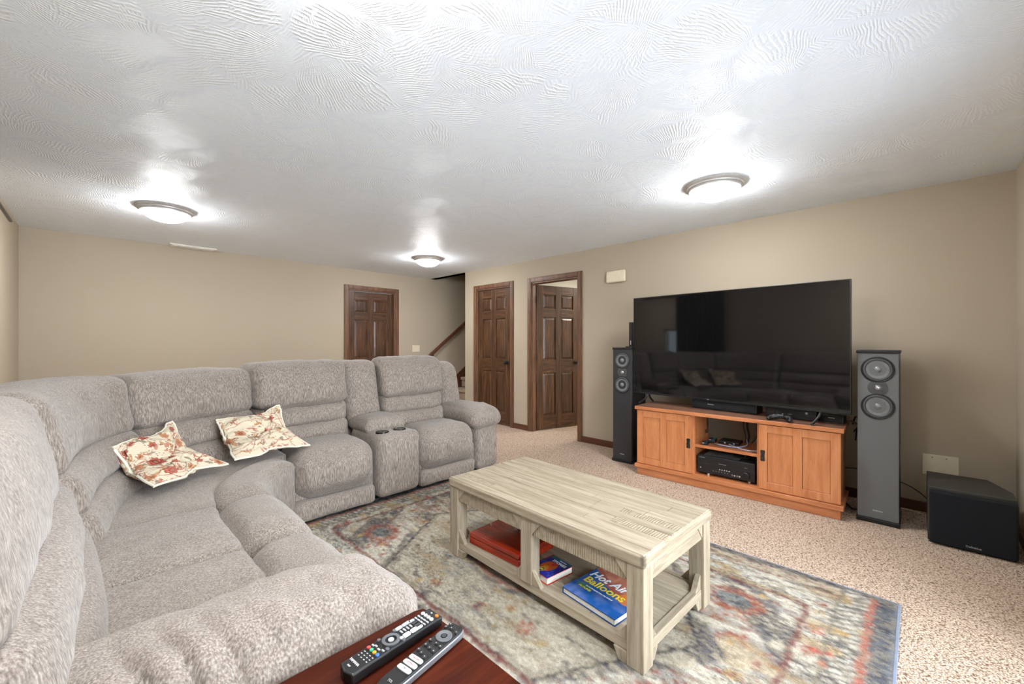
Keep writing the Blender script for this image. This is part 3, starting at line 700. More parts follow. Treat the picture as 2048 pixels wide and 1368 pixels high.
# thick rim
for x0, x1, y0, y1, mt in ((-HW-.006, -HW+.02, -HL-.006, HL+.006, M_wy), (HW-.02, HW+.006, -HL-.006, HL+.006, M_wy), (-HW-.006, HW+.006, -HL-.006, -HL+.02, M_wx), (-HW-.006, HW+.006, HL-.02, HL+.006, M_wx)):
    MB().box(x0, x1, y0, y1, ZT-.05, ZT-.004).build('rim', mt, ct, bevel=.008, seg=3)
LG = .072; zt = ZT-.05
for sx in (-1, 1):
    for sy in (-1, 1):
        x = sx*(HW-LG/2); y = sy*(HL-LG/2)
        MB().box(x-LG/2, x+LG/2, y-LG/2, y+LG/2, 0, zt).build('leg', M_wz, ct, bevel=.004)
    MB().box(sx*(HW-LG/2)-.03, sx*(HW-LG/2)+.03, -.036, .036, .08, zt).build('upright', M_wz, ct, bevel=.004)
    a, b = (sx*(HW-.045), sx*(HW-.012)); a, b = min(a, b), max(a, b)
    for y0, y1 in ((-HL+LG, -.036), (.036, HL-LG)): MB().box(a, b, y0, y1, zt-.075, zt).build('apron', M_sawn, ct, bevel=.002)
    MB().box(a, b, -HL+LG, HL-LG, .045, .085).build('lower_rail', M_wy, ct, bevel=.003)
    # gussets between legs, apron and rails, and the bracket feet
    g0, g1 = (sx*(HW-.040), sx*(HW-.004)); g0, g1 = min(g0, g1), max(g0, g1)
    for yc, sgn in ((-HL+LG, 1), (-.036, -1), (.036, 1), (HL-LG, -1)):
        MB().prism([(yc, zt), (yc+sgn*.055, zt), (yc+sgn*.055-sgn*.006, zt-.012), (yc, zt-.068)], g0, g1, 'x').build('gusset', M_wz, ct, bevel=.002)
        MB().prism([(yc, .085), (yc+sgn*.055, .085), (yc, .153)], g0+.006, g1-.006, 'x').build('gusset', M_wz, ct, bevel=.002)
    for yc, sgn in ((-HL+LG, 1), (HL-LG, -1)):
        MB().prism([(yc, .045), (yc+sgn*.06, .045), (yc+sgn*.035, .0), (yc, 0)], g0, g1, 'x').build('bracket_foot', M_wz, ct, bevel=.002)
for sy in (-1, 1):
    a, b = sorted((sy*(HL-.045), sy*(HL-.012)))
    MB().box(-HW+LG, HW-LG, a, b, zt-.075, zt).build('apron', M_wx, ct, bevel=.002); MB().box(-HW+LG, HW-LG, a, b, .045, .085).build('lower_rail', M_wx, ct, bevel=.003)
    for xc, sgn in ((-HW+LG, 1), (HW-LG, -1)):
        MB().prism([(xc, zt), (xc+sgn*.055, zt), (xc, zt-.068)], a-.004, b+.004, 'y').build('gusset', M_wz, ct, bevel=.002)
        MB().prism([(xc, .085), (xc+sgn*.055, .085), (xc, .153)], a+.004, b-.004, 'y').build('gusset', M_wz, ct, bevel=.002)
        MB().prism([(xc, .045), (xc+sgn*.06, .045), (xc+sgn*.035, 0), (xc, 0)], a, b, 'y').build('bracket_foot', M_wz, ct, bevel=.002)
MB().box(-HW+.03, HW-.03, -HL+.03, HL-.03, .055, .070).build('shelf_core', M_wy, ct)
for r_ in range(6):
    x0 = -HW+.04+r_*(2*HW-.08)/6; x1 = x0+(2*HW-.08)/6; y = -HL+.04
    for c_ in sorted([R2.uniform(-.4, -.1), R2.uniform(.05, .45)])+[HL-.04]:
        MB().box(x0+.001, x1-.001, y+.001, c_-.001, .069, .0805+R2.uniform(-.0008, 0)).build('shelf_plank', M_wy, ct, bevel=.0015, seg=1); y = c_
ZS = .012+.081
# wooden box on the shelf
bx = thing('wooden_box', 'glossy reddish brown flat wooden box on the coffee table shelf', 'box', (1.645, 1.625, ZS), math.radians(1))
M_mah = wood('red_mahogany', (104, 24, 10), (150, 38, 14), (178, 54, 20), axis=1, rough=.2, coat=.6, bump=.01)
MB().box(-.145, .145, -.19, .19, 0, .036).build('base', M_mah, bx, bevel=.003); MB().box(-.146, .146, -.191, .191, .0385, .062).build('lid', M_mah, bx, bevel=.005, seg=3)
MB().box(-.142, .142, -.187, .187, .036, .0385).build('seam', M_dark, bx)

def cover_grid(name, w_, h, z, fn, parent, mat, n_=90):
    g = np.linspace(0, 1, n_); U, V = np.meshgrid(g, g); P = np.stack([(U-.5)*w_, (V-.5)*h, np.full_like(U, z)], -1).reshape(-1, 3)
    me = bpy.data.meshes.new(name); me.from_pydata(P.tolist(), [], grid(n_, n_).tolist()); me.update(); setcol(me, np.clip(fn(U, V), 0, 1).reshape(-1, 3)); me.materials.append(mat)
    o = bpy.data.objects.new(name, me); C.objects.link(o); o.parent = parent; return o
M_cover = vcol('printed_cover', .2, 0, 0, 100, .5, .3)
M_pages = plain('book_pages', (232, 228, 218), .8, var=.08, scale=200)
def book(label, loc, rz, w_, h, th, board, fn):
    b = thing('book', label, 'book', loc, rz, 'books on the coffee table shelf')
    MB().box(-w_/2+.004, w_/2-.004, -h/2+.004, h/2-.004, .003, th-.003).build('page_block', M_pages, b)
    m = MB(); m.box(-w_/2, w_/2, -h/2, h/2, 0, .003); m.box(-w_/2, w_/2, -h/2, h/2, th-.003, th); m.box(-w_/2-.001, -w_/2+.003, -h/2, h/2, 0, th)
    m.build('cover', board, b, bevel=.0008); cover_grid('cover_print', w_-.001, h-.001, th+.0004, fn, b, M_cover); return b
def hot(U, V):
    n = vnoise(U, V, 5, 5, 3)*.6+vnoise(U, V, 14, 14, 4)*.4; c = np.ones(U.shape+(3,))*lin((34, 92, 168))
    def put(m_, cc, a=1.): m_ = np.clip(m_, 0, 1)[..., None]*a; c[:] = c*(1-m_)+cc*m_
    put((n-.35)*1.6*(V < .6), lin((120, 140, 200)), .8); put(V+.25*np.sin(U*3.0-.6)+.12*n > .80, lin((170, 92, 72)), .95); put((V+.25*np.sin(U*3-.6) > .86)*(vnoise(U, V, 20, 9, 6)), lin((206, 140, 110)), .8)
    put(np.hypot((U-.86)/.16, (V-.52)/.14) < 1, lin((214, 128, 60)), .9); put((np.hypot((U-.20)/.14, (V-.30)/.06) < 1), lin((80, 140, 90)), .8)
    return c
hb_ = book('large blue Hot Air Balloons picture book on the coffee table shelf', (1.612, .99, ZS), math.radians(-97), .29, .27, .028, plain('blue_board', (30, 70, 130), .25), hot)
def TM(x, y, z): return Matrix.Translation((x, y, z))
M_ltblue = plain('pale_title', (226, 232, 240), .4); M_ty = plain('yellow_title', (236, 216, 70), .4)
text('title', 'Hot Air', .068, M_ltblue, hb_, TM(-.035, .055, .029), font_scale_x=.92, bold=.001, shear=.2); text('title', 'Balloons', .066, M_ty, hb_, TM(-.015, -.002, .029), font_scale_x=.98, bold=.001)
text('subtitle', 'AN INTRODUCTION TO FLIGHT', .010, M_ltblue, hb_, TM(-.01, -.045, .029)); text('subtitle', 'PICTURES', .016, M_ty, hb_, TM(-.075, -.065, .029))
def small(U, V):
    n = vnoise(U, V, 6, 6, 8)*.6+vnoise(U, V, 16, 16, 9)*.4; c = np.ones(U.shape+(3,))*lin((44, 48, 150))
    def put(m_, cc, a=1.): m_ = np.clip(m_, 0, 1)[..., None]*a; c[:] = c*(1-m_)+cc*m_
    put(V > .86, lin((40, 110, 96)), .9); put((V > .6)*(n > .5), lin((30, 66, 110)), .8); put((U < .1), lin((150, 70, 40)), .6); put((n > .62), lin((60, 90, 190)), .7)
    r_ = np.hypot((U-.48)/.27, (V-.46)/.27)+.35*(n-.5); put(r_ < 1, lin((214, 96, 30)), .95); put((r_ < .75)*(n > .5), lin((230, 150, 40)), .8); put((np.hypot((U-.56)/.12, (V-.64)/.10) < 1)*(n > .35), lin((196, 40, 50)), .9)
    put(np.hypot((U-.45)/.13, (V-.2)/.12) < 1, lin((224, 200, 110)), 1); put(np.hypot((U-.45)/.11, (V-.2)/.10) < 1, lin((40, 34, 30)), .9)
    return c
sb_ = book('small blue and orange hardback book beside the wooden box on the shelf', (1.582, 1.292, ZS), math.radians(-98), .142, .172, .034, plain('red_board', (196, 50, 30), .3), small)
text('title', 'STORIES', .024, M_ltblue, sb_, TM(.015, .047, .0348), bold=.0006); text('subtitle', 'classic tales', .010, M_ltblue, sb_, TM(.02, .070, .0348)); text('badge_number', '50', .02, M_ty, sb_, TM(-.007, -.052, .0348), bold=.0006)

# ------------------------------------------------------------------ end table and remotes
M_cher = wood('dark_cherry', (44, 13, 4), (66, 22, 7), (86, 33, 12), axis=0, rough=.5, coat=.0, bump=.01, spec=.1)
et = thing('end_table', 'dark cherry wood end table beside the near sofa arm', 'table', (.30, .62, 0))
ZE = .552
m = MB(); c_ = .03; m.prism([(-.29, -.30), (.30, -.30), (.30, .29-c_), (.293, .283), (.30-c_, .29), (-.29, .29)], ZE-.028, ZE); m.build('top', M_cher, et, bevel=.006, seg=3)
m = MB(); m.box(-.25, .26, -.26, .25, ZE-.11, ZE-.028); m.build('apron', M_cher, et, bevel=.003)
MB().box(-.25, .26, -.26, .25, .14, .16).build('shelf', M_cher, et, bevel=.003)
for x in (-.245, .215):
    for y in (-.255, .205): MB().box(x, x+.045, y, y+.045, 0, ZE-.028).build('leg', M_cher, et, bevel=.004)
def btn(par, x, y, rx, ry, mat, z, h=.003, name='button', sq=False):
    m_ = MB(); n_ = 20; pts = []
    for i in range(n_):
        a = 2*PI*i/n_; ca, sa = math.cos(a), math.sin(a)
        e = .45 if sq else 1; pts.append((x+rx*math.copysign(abs(ca)**e, ca), y+ry*math.copysign(abs(sa)**e, sa)))
    m_.prism(pts, z-.001, z+h); return m_.build(name, mat, par, bevel=.0006, seg=1)
M_bl = plain('button_silver', (176, 178, 180), .35); M_bw = plain('button_white', (228, 228, 228), .35); M_bd = plain('button_dark', (48, 48, 50), .4); M_bg = plain('button_grey', (96, 99, 102), .4)
cols = {k: plain('button_'+k, v) for k, v in dict(red=(214, 70, 66), green=(70, 176, 130), amber=(236, 160, 30), blue=(58, 112, 200), orange=(232, 120, 40)).items()}
ra = thing('remote_control', 'black receiver remote with silver and coloured buttons on the end table', 'remote', (.467, .826, ZE), math.radians(4.5))
ZR = .024
m = MB(); m.prism([(-.118, 0), (-.112, -.024), (.118, -.025), (.118, .025), (-.112, .024)], .001, ZR); m.build('body', M_black, ra, bevel=.004, seg=3)
text('logo', 'YAMAHA', .008, M_print, ra, TM(-.092, .004, ZR+.0002) @ Matrix.Rotation(-PI/2, 4, 'Z')); text('logo', 'RAV', .005, M_print, ra, TM(-.104, .004, ZR+.0002) @ Matrix.Rotation(-PI/2, 4, 'Z'))
# x runs to the head of the remote
for i in range(4): btn(ra, .092, .017-i*.0105, .0046, .0046, M_bw, ZR)
btn(ra, .108, -.015, .004, .0045, cols['orange'], ZR); btn(ra, .108, .004, .002, .003, M_print, ZR, .0004)
for j in range(2):
    for i in range(4): btn(ra, .080-j*.009, .017-i*.0105, .0022, .004, M_bl, ZR, .002, sq=True)
for i in range(4): btn(ra, .058, .016-i*.0105 if i else .016, .0075, .0036, M_bl if i in (0, 3) else M_bd, ZR, .003, sq=True)
btn(ra, .044, .018, .011, .0045, M_bl, ZR, .003, sq=True); btn(ra, .024, .018, .009, .0045, M_bl, ZR, .003, sq=True)
for i in range(4): btn(ra, .047-i*.0085, .004, .0022, .0055, M_bl, ZR, .002, sq=True)
btn(ra, .044, -.013, .009, .0055, M_bw, ZR, .003, sq=True); btn(ra, .024, -.013, .009, .0055, M_bw, ZR, .003, sq=True); btn(ra, .010, -.014, .004, .005, M_bw, ZR)
MB().lathe([(.0125, ZR-.001), (.0125, ZR+.003), (.0195, ZR+.003), (.0195, ZR-.001)], 32, TM(-.008, .0, 0), cap=False).build('direction_ring', M_bg, ra, bevel=.0005)
btn(ra, -.008, 0, .0065, .0065, M_bl, ZR)
for x, y in ((.013, .019), (-.026, .019), (-.029, -.018), (.010, -.0215)): btn(ra, x, y, .004, .0042, M_bg, ZR)
for i, c in enumerate(('red', 'green', 'amber', 'blue')): btn(ra, -.052, .0165-i*.011, .0042, .0042, cols[c], ZR)
for j in range(3):
    for i in range(4): btn(ra, -.062-j*.007, .015-i*.010, .0014, .0028, M_bl, ZR, .0004, 'mark')
for x, y in ((-.038, .010), (-.040, -.003), (-.036, -.013), (-.041, .017)): btn(ra, x, y, .0022, .0045, M_bl, ZR, .0006, 'mark', True)
rb = thing('remote_control', 'black television remote with white app buttons and silver edge on the end table', 'remote', (.492, .7465, ZE), math.radians(9.5))
ZR = .020
m = MB(); n_ = 40; pts = []
for i in range(n_): a = 2*PI*i/n_; ca, sa = math.cos(a), math.sin(a); pts.append((.108*math.copysign(abs(ca)**.28, ca), .0235*math.copysign(abs(sa)**.28, sa)))
m.prism(pts, .002, ZR-.003); m.build('rim', plain('silver_edge', (140, 142, 146), .3, .6), rb, bevel=.003)
m = MB(); m.prism([(x*.985, y*.93) for x, y in pts], ZR-.008, ZR); m.build('face', M_black, rb, bevel=.002)
text('logo', 'TCL', .007, M_bl, rb, TM(-.088, 0, ZR+.0002) @ Matrix.Rotation(-PI/2, 4, 'Z'))
MB().lathe([(.0075, ZR-.001), (.0075, ZR+.002), (.0185, ZR+.002), (.0185, ZR-.001)], 32, TM(.060, .0, 0), cap=False).build('direction_ring', M_bg, rb, bevel=.0005); btn(rb, .060, 0, .006, .006, M_bd, ZR)
for x, y in ((.096, .014), (.084, .017), (.084, -.015), (.088, .004), (.034, .016), (.034, -.002), (.032, -.016), (.018, .014), (.016, 0), (.014, -.014), (.0, .016), (-.004, .004), (-.008, -.010)): btn(rb, x, y, .0042, .0042, M_bd, ZR); btn(rb, x, y, .0014, .0014, M_print, ZR+.0028, .0004, 'mark')
for i in range(3):
    ab = btn(rb, -.022-i*.0155, 0, .006, .018, M_bw, ZR, .0025, 'app_button', True)
    if i == 1: text('mark', 'NETFLIX', .005, cols['red'], rb, TM(-.0375, .0, ZR+.0027) @ Matrix.Rotation(-PI/2, 4, 'Z'), .0002)
    elif i == 0: text('mark', 'YouTube', .005, cols['red'], rb, TM(-.022, .0, ZR+.0027) @ Matrix.Rotation(-PI/2, 4, 'Z'), .0002)
    else: text('mark', 'TV', .006, M_bd, rb, TM(-.053, .0, ZR+.0027) @ Matrix.Rotation(-PI/2, 4, 'Z'), .0002)

# ------------------------------------------------------------------ television stand (local: x depth away from viewer, y along)
TS = math.atan2(-.045, 1.52)
ts = thing('tv_stand', 'honey oak media console with two panel doors below the television', 'cabinet', (3.59, 1.126, 0), math.radians(1.6))
ZTS = .633; HLs = .755; DPs = .43
MB().box(-.005, DPs, -HLs-.012, HLs+.012, ZTS-.03, ZTS).build('top', M_oakh, ts, bevel=.003)
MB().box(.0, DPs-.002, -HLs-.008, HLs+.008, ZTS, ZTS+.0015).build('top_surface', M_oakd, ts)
yd = .245
for y in (-HLs+.01, HLs-.03): MB().box(.03, DPs-.01, y, y+.02, .06, ZTS-.03).build('side_panel', M_oak, ts, bevel=.001)
# inner dividers with a cut-out at the rear
for y, sg in ((-yd-.01, 1), (yd-.01, 1)):
    MB().prism([(.03, .1), (DPs-.05, .1), (DPs-.05, .40), (DPs-.13, .40), (DPs-.13, .44), (DPs-.09, .44), (DPs-.09, ZTS-.03), (.03, ZTS-.03)], y, y+.02, 'y').build('divider', M_oak, ts)
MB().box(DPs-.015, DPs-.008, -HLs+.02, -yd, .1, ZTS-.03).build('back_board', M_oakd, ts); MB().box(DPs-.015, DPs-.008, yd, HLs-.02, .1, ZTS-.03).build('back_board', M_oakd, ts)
MB().box(.04, DPs-.02, -yd+.01, yd-.01, .333, .353).build('shelf', M_oakh, ts, bevel=.001); MB().box(.02, DPs-.02, -HLs+.02, HLs-.02, .085, .105).build('bottom_board', M_oakh, ts)
MB().box(-.012, DPs, -HLs-.010, HLs+.010, .068, .100).build('base_moulding', M_oakh, ts, bevel=.003); MB().box(.012, DPs-.02, -HLs+.008, HLs-.008, .0, .068).build('plinth', M_oakh, ts, bevel=.002)
for y in (-yd+.0105, yd-.0115):
    for xx in (.08, .30):
        for k in range(9): MB().box(xx-.002, xx+.002, y-.001, y+.001, .15+k*.04, .154+k*.04).build('peg_hole', M_dark, ts)
def cab_door(y0, y1, hy):
    d = MB(); z0, z1 = .105, ZTS-.036; s_ = .058; x0, x1 = .008, .028; mid = (y0+y1)/2
    for a, b in ((y0, y0+s_), (y1-s_, y1), (mid-.028, mid+.028)): d.box(x0, x1, a, b, z0, z1)
    for a, b in ((y0+s_, mid-.028), (mid+.028, y1-s_)): d.box(x0, x1, a, b, z0, z0+s_); d.box(x0, x1, a, b, z1-s_, z1)
    o = d.build('door', M_oak, ts, bevel=.0012, seg=1)
    for a, b in ((y0+s_+.002, mid-.030), (mid+.030, y1-s_-.002)): MB().box(x0+.008, x1-.002, a, b, z0+s_+.002, z1-s_-.002).build('inset_panel', M_oak, o)
    h = MB(); zc = .36
    h.prism([(hy-.016, zc-.036), (hy-.010, zc-.042), (hy+.010, zc-.042), (hy+.016, zc-.036), (hy+.012, zc), (hy+.016, zc+.036), (hy+.010, zc+.042), (hy-.010, zc+.042), (hy-.016, zc+.036), (hy-.012, zc)], x0-.003, x0, 'x')
    h.tube([(x0-.004, hy-.007, zc+.018), (x0-.016, hy-.010, zc-.006), (x0-.016, hy, zc-.020), (x0-.016, hy+.010, zc-.006), (x0-.004, hy+.007, zc+.018)], .0028, 6, 4)
    h.build('handle', M_gun, o)
cab_door(yd+.006, HLs-.006, yd+.034); cab_door(-HLs+.006, -yd-.006, -yd-.034)

def on_stand(lx, ly, z):        # a point in the stand's frame to the room
    a = math.radians(1.6); return (3.59+lx*math.cos(a)-ly*math.sin(a), 1.126+lx*math.sin(a)+ly*math.cos(a), z)
RZ = math.radians(1.6)
rc = thing('av_receiver', 'black home theatre receiver with round volume knob inside the media console', 'receiver', on_stand(.055, .0, .105), RZ)
MB().box(0, .30, -.217, .217, .018, .165).build('chassis', M_black, rc, bevel=.003)
MB().box(-.008, .0, -.217, .217, .020, .163).build('front_panel', plain('satin_black', (26, 26, 28), .3), rc, bevel=.003)
MB().box(-.0095, -.0075, -.217, .217, .098, .100).build('trim_line', M_gun, rc)
for k in range(17): MB().box(.03, .16, .17-k*.016-.0035, .17-k*.016+.0035, .165, .167).build('vent_slat', M_grey, rc)
KN = Matrix.Rotation(-PI/2, 4, 'Y')
MB().lathe([(.027, 0), (.027, .016), (.023, .02)], 28, TM(-.008, -.155, .062) @ KN).build('volume_knob', M_black, rc, smooth=True)
MB().lathe([(.006, 0), (.006, .004)], 14, TM(-.008, .19, .062) @ KN).build('power_button', M_chrome, rc)
for k in range(5): MB().lathe([(.0045, 0), (.0045, .003)], 12, TM(-.008, .04-k*.018, .070) @ KN).build('button', M_bl, rc)
for k in range(6): MB().lathe([(.004, 0), (.004, .003)], 12, TM(-.008, .09-k*.022, .050) @ KN).build('button', M_bg, rc)
for k in range(4): MB().lathe([(.007, 0), (.007, .004)], 14, TM(-.008, -.055-k*.018, .045) @ KN).build('input_jack', M_chrome if k % 2 else M_bg, rc)
for y in (-.17, .14):
    for x in (.03, .25): MB().cyl(.014, 0, .02, 16, TM(x, y, 0)).build('foot', M_chrome, rc)
text('logo', 'YAMAHA', .011, M_bl, rc, face_negx(-.0085, .18, .148), .0003); text('logo', 'NATURAL SOUND', .007, M_bl, rc, face_negx(-.0085, .02, .115), .0003); text('logo', 'RX-V', .009, M_bl, rc, face_negx(-.0085, -.155, .122), .0003)
so = thing('remote_control', 'slim dark remote lying on top of the home theatre receiver', 'remote', on_stand(.18, -.10, .2725), RZ+math.radians(80))
MB().box(-.065, .065, -.024, .024, 0, .014).build('body', M_black, so, bevel=.006, seg=3); btn(so, .03, 0, .012, .012, M_bg, .014); btn(so, -.02, .0, .005, .014, M_bl, .014, sq=True)
# things on the middle shelf
zsh = .353
bxx = thing('network_box', 'small flat black media box on the middle shelf of the console', 'box', on_stand(.28, .02, zsh+.001), RZ)
MB().box(-.07, .07, -.08, .08, .004, .028).build('body', M_black, bxx, bevel=.004)
for y in (-.05, 0.02): MB().box(-.0715, -.07, y, y+.012, .010, .020).build('port', M_bl, bxx)
MB().box(-.05, .05, -.06, .06, 0, .005).build('foot', M_grey, bxx)
for i, (lx, ly, a, colr, lab) in enumerate(((.13, .18, 12, (40, 100, 150), 'blue striped game case at the left end of the middle shelf'), (.24, .155, 8, (30, 120, 140), 'teal striped slim case leaning beside the blue one on the shelf'))):
    g_ = thing('game_case', lab, 'case', on_stand(lx, ly, zsh+.0), RZ+math.radians(a), 'slim cases on the middle shelf')
    MB().box(-.06, .06, -.028+.0, .028, .0, .014+.012*i).build('case', M_black, g_, bevel=.002)
    MB().box(-.055, .055, -.018, -.004, .014+.012*i, .0155+.012*i).build('stripe', plain('stripe', colr, .3), g_); MB().box(-.058, -.035, .004, .02, .014+.012*i, .0155+.012*i).build('sticker', M_print, g_)
p_ = [on_stand(*q) for q in ((.16, .11, zsh+.006), (.12, .06, zsh+.012), (.13, -.06, zsh+.010), (.22, -.12, zsh+.02), (.30, -.10, zsh+.05))]
def cable(label, pts, r, mat, name='cable', group=None):
    b0 = Vector(pts[0]); o = MB().tube([Vector(p)-b0 for p in pts], r, 8, 8).build(name, mat, smooth=True); o.location = b0; return tag(o, label, 'cable', group)
cable('pale blue network cable lying across the middle shelf', p_, .0045, plain('pale_blue_cord', (150, 172, 208), .4))
cable('white cord curling toward the right end of the middle shelf', [on_stand(*q) for q in ((.22, .02, zsh+.008), (.13, -.08, zsh+.006), (.10, -.16, zsh+.006), (.12, -.225, zsh+.008))], .004, plain('white_cord', (206, 208, 216), .4))
for dy, q, lab in ((-.06, .06, 'thin black cord hanging at the left behind the middle shelf'), (-.09, 0, 'thick black cord hanging straight down behind the middle shelf'), (-.16, -.10, 'black cord curving in from the right behind the middle shelf')):
    cable(lab, [on_stand(*p) for p in ((.39, dy, .60), (.385, dy+.005, .50), (.38, dy*.5+q*.2-.055, .42), (.375, -.09+q*.3, .36))], .005 if q else .008, M_black, group='black cords behind the console')

# ------------------------------------------------------------------ television
tva = math.atan2(3.82-3.69, 2.05-.33)      # lean away at far end
tv = thing('television', 'very large black flat screen television on the oak media console', 'television', (3.755, 1.186, ZTS+.0015), -tva)
WT = 1.716/2; z0, z1 = .088, 1.038
M_screen = plain('screen_glass', (9, 9, 10), .045, 0, .55, 0, .0)
MB().box(.006, .03, -WT, WT, z0, z1).build('housing', M_black, tv, bevel=.003); MB().box(.03, .07, -WT*.6, WT*.6, z0+.03, z0+.5).build('rear_housing', M_black, tv, bevel=.01)
m = MB(); e = .006; m.box(.0, .007, -WT, WT, z1-e, z1); m.box(.0, .007, -WT, WT, z0, z0+.014); m.box(.0, .007, -WT, -WT+e, z0, z1); m.box(.0, .007, WT-e, WT, z0, z1); m.build('bezel', plain('dark_metal_bezel', (50, 50, 52), .3, .6), tv, bevel=.001)
MB().box(.003, .0065, -WT+e, WT-e, z0+.014, z1-e).build('screen', M_screen, tv)
text('logo', 'TCL', .010, M_print, tv, face_negx(-.0006, .12, z0+.007), .0003)
for y in (WT-.16, -WT+.17):
    f_ = MB(); f_.tube([(.02, y, z0+.01), (-.02, y+.012, .05), (-.11, y+.03, .008)], .009, 6, 5); f_.tube([(.02, y, z0+.01), (.06, y+.01, .05), (.13, y+.02, .008)], .009, 6, 5); f_.build('stand_foot', M_black, tv)
# things under the screen
cs = thing('center_speaker', 'long black centre speaker under the middle of the television', 'speaker', (3.83, 1.205, ZTS+.0015), -.06)
MB().box(0, .15, -.265, .265, .004, .082).build('cabinet', M_black, cs, bevel=.004); MB().box(-.004, 0, -.255, .255, .008, .079).build('grille', plain('black_grille', (34, 35, 37), .8), cs, bevel=.002)
text('logo', 'Definitive', .014, M_print, cs, face_negx(-.0045, .10, .045), .0003); MB().box(.02, .13, -.2, .2, 0, .005).build('foot', M_grey, cs)
gc = thing('game_console', 'wide black game console under the right part of the television', 'console', (3.80, .71, ZTS+.0015), -.06)
MB().box(0, .20, -.17, .17, .004, .075).build('case', M_black, gc, bevel=.004); MB().box(-.001, .001, -.165, .165, .036, .040).build('groove', M_gun, gc); MB().lathe([(.009, 0), (.009, .001)], 20, TM(0, -.11, .055) @ KN).build('power_mark', M_bl, gc)
MB().box(.02, .18, -.15, .15, 0, .005).build('foot', M_grey, gc)
gb = thing('media_box', 'dark box at the far right end under the television', 'box', (3.835, .455, ZTS+.0015), -.06)
MB().box(0, .12, -.07, .07, .003, .05).build('case', M_black, gb, bevel=.004); MB().box(-.001, 0, -.02, .02, .033, .037).build('mark', M_print, gb); MB().box(.01, .11, -.06, .06, 0, .004).build('foot', M_grey, gb)
gp = thing('game_controller', 'black game controller lying in front of the game console', 'controller', (3.665, .735, ZTS+.0015), math.radians(-8))
gm = MB(); m2 = []
sk = bpy.data.meshes.new('body'); pts = [(0, 0, .030), (.0, .045, .030), (0, -.045, .030), (-.035, .068, .020), (-.070, .074, .012), (-.035, -.068, .020), (-.070, -.074, .012), (.02, .035, .03), (.02, -.035, .03)]
sk.from_pydata([tuple(p) for p in pts], [(0, 1), (0, 2), (1, 3), (3, 4), (2, 5), (5, 6), (1, 7), (2, 8)], []); sko = bpy.data.objects.new('body', sk); C.objects.link(sko); sko.parent = gp
sm = sko.modifiers.new('s', 'SKIN'); 
for i, r_ in enumerate((.019, .024, .024, .019, .012, .019, .012, .016, .016)): sk.skin_vertices[0].data[i].radius = (r_, r_*.8) if False else (r_, r_)
sub = sko.modifiers.new('d', 'SUBSURF'); sub.levels = 2; sub.render_levels = 2; sm.use_smooth_shade = True; sk.materials.append(M_black)
for x, y in ((.012, .042), (-.012, -.022)): MB().lathe([(.006, 0), (.006, .008), (.010, .012), (.010, .015), (.007, .016)], 16, TM(x, y, .047)).build('thumbstick', M_blackg, gp, smooth=True)
for x, y in ((.015, -.040), (.025, -.050), (.005, -.050), (.015, -.060)): MB().cyl(.0035, 0, .004, 10, TM(x, y, .052)).build('button', M_bg, gp)
MB().cyl(.006, 0, .003, 16, TM(.018, 0, .047)).build('guide_button', M_bl, gp)

# ------------------------------------------------------------------ tower speakers, subwoofer
M_baffle = plain('charcoal_baffle', (104, 105, 104), .55, 0, .4, 0, .04, 200); M_cone = plain('satin_cone', (128, 130, 132), .3, .35); M_sur = plain('rubber_surround', (70, 71, 72), .5)
M_tside = plain('tower_side', (34, 34, 36), .3)
def tower(loc, rz, label, baffle):
    t = thing('tower_speaker', label, 'speaker', loc, rz, 'tower speakers beside the television')
    W = .108; Dp = .30
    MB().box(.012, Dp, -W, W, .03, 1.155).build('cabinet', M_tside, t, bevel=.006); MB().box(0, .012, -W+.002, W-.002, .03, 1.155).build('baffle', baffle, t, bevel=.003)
    MB().box(-.006, Dp+.004, -W-.004, W+.004, 1.155, 1.175).build('top_cap', M_black, t, bevel=.004); MB().box(-.010, Dp+.01, -W-.004, W+.004, .0, .03).build('plinth', M_black, t, bevel=.003)
    for z in (1.045, .795):
        K = TM(0, 0, z) @ KN
        o = MB().lathe([(.086, 0), (.088, .004), (.082, .006), (.077, .003)], 44, K, cap=False).build('woofer', M_black, t, smooth=True)
        MB().lathe([(.078, .003), (.074, .007), (.066, .007), (.061, .001)], 44, K, cap=False).build('surround', M_sur, o, smooth=True)
        MB().lathe([(.061, .001), (.045, .000), (.030, -.002), (.020, -.003), (.019, .002), (.012, .007), (.001, .009)], 44, K, cap=False).build('cone', M_cone, o, smooth=True)
        for q in range(6):
            a = q*PI/3+.5; MB().cyl(.003, 0, .0055, 8, TM(0, .082*math.cos(a), z+.082*math.sin(a)) @ KN).build('screw', M_gun, o)
    K = TM(0, 0, .922) @ KN
    o = MB().lathe([(.052, 0), (.052, .003), (.049, .004), (.018, .004)], 36, K, cap=False).build('tweeter', M_sur, t, smooth=True)
    MB().lathe([(.018, .004), (.015, .007), (.012, .003)], 28, K, cap=False).build('tweeter_ring', M_chrome, o, smooth=True); MB().lathe([(.012, .003), (.009, .008), (.001, .010)], 20, K, cap=False).build('tweeter_dome', M_chrome, o, smooth=True)
    for sy in (-1, 1):
        for sz in (-1, 1): MB().cyl(.003, 0, .005, 8, TM(0, sy*.024, .922+sz*.022) @ KN).build('screw', M_gun, o)
    text('logo', 'Definitive', .013, M_print, t, face_negx(-.0006, .0, .085), .0004); return t
tower((3.732, .193, 0), 0, 'tall grey black tower speaker at the right of the television', M_baffle)
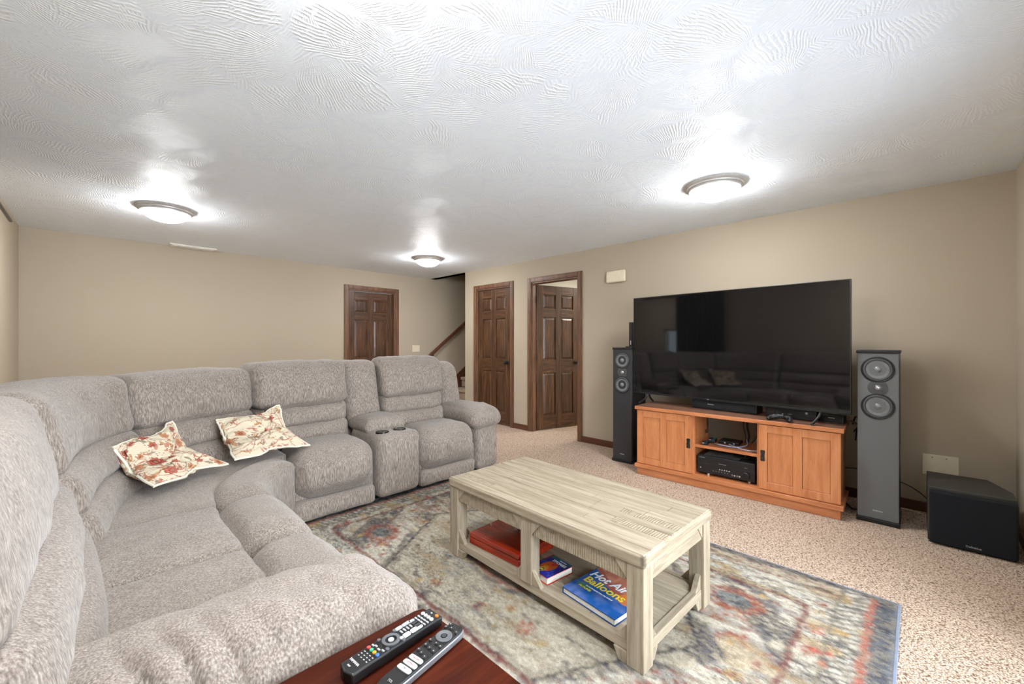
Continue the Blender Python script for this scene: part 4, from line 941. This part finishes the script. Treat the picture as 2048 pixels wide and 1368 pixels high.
tower((3.80, 2.158, 0), 0, 'tower speaker at the left of the television, shade painted into its baffle', plain('shaded_baffle', (50, 50, 51), .55, 0, .4, 0, .04, 200))  # same baffle as the right tower, darkened in colour for weaker light
rt = thing('router_box', 'slim upright black box standing on the left tower speaker', 'box', (3.87, 2.10, 1.175))
MB().box(0, .15, -.02, .02, .012, .26).build('case', M_black, rt, bevel=.004); MB().box(-.001, 0, -.005, .003, .03, .07).build('indicator', M_print, rt); MB().box(-.02, .17, -.035, .05, 0, .012).build('foot', M_black, rt, bevel=.003)
sw = thing('subwoofer', 'black cube subwoofer in the right corner below the wall plate', 'speaker', (3.62, -.222, 0))
M_sub = plain('black_ash', (50, 50, 46), .45); M_cloth = plain('grille_cloth', (30, 33, 38), .85, 0, .2, 0, .15, 300)
m = MB(); m.prism([(0, -.178), (.0, .178), (.41, .178), (.41, -.10), (.16, -.178)], .012, .345); m.build('cabinet', M_sub, sw, bevel=.004)
m = MB(); m.box(-.030, -.002, -.178, .170, .010, .325); m.build('grille', M_cloth, sw, bevel=.010, seg=3)
text('logo', 'Definitive', .016, M_bl, sw, face_negx(-.0308, -.01, .035), .0004)
for x in (.03, .36):
    for y in (-.09, .13): MB().cyl(.015, 0, .014, 12, TM(x, y, 0)).build('foot', M_black, sw)
# cables
cable('black cable looped at the right end of the media console', [(3.97, .345, .62), (3.90, .32, .69), (3.86, .30, .64), (3.89, .33, .58), (3.93, .31, .62), (3.86, .345, .66), (3.83, .30, .63), (3.90, .315, .60), (3.99, .33, .50)], .005, M_black)
cable('thin black speaker wire running along the wall to the subwoofer', [(4.19, .50, .22), (4.20, .30, .24), (4.19, .1, .20), (4.16, 0.0, .16), (4.06, -.06, .13)], .0035, M_black)
cable('black power cord on the carpet beside the tower speaker', [(4.1, .42, .012), (3.98, .38, .014), (3.90, .34, .012), (3.94, .30, .012), (4.06, .32, .012)], .005, M_black)
cable('pale cord lying along the baseboard behind the tower speaker', [(4.20, .34, .01), (4.17, .15, .010), (4.16, .02, .010), (4.12, -.03, .01)], .004, plain('ivory_cord', (216, 200, 170), .5))
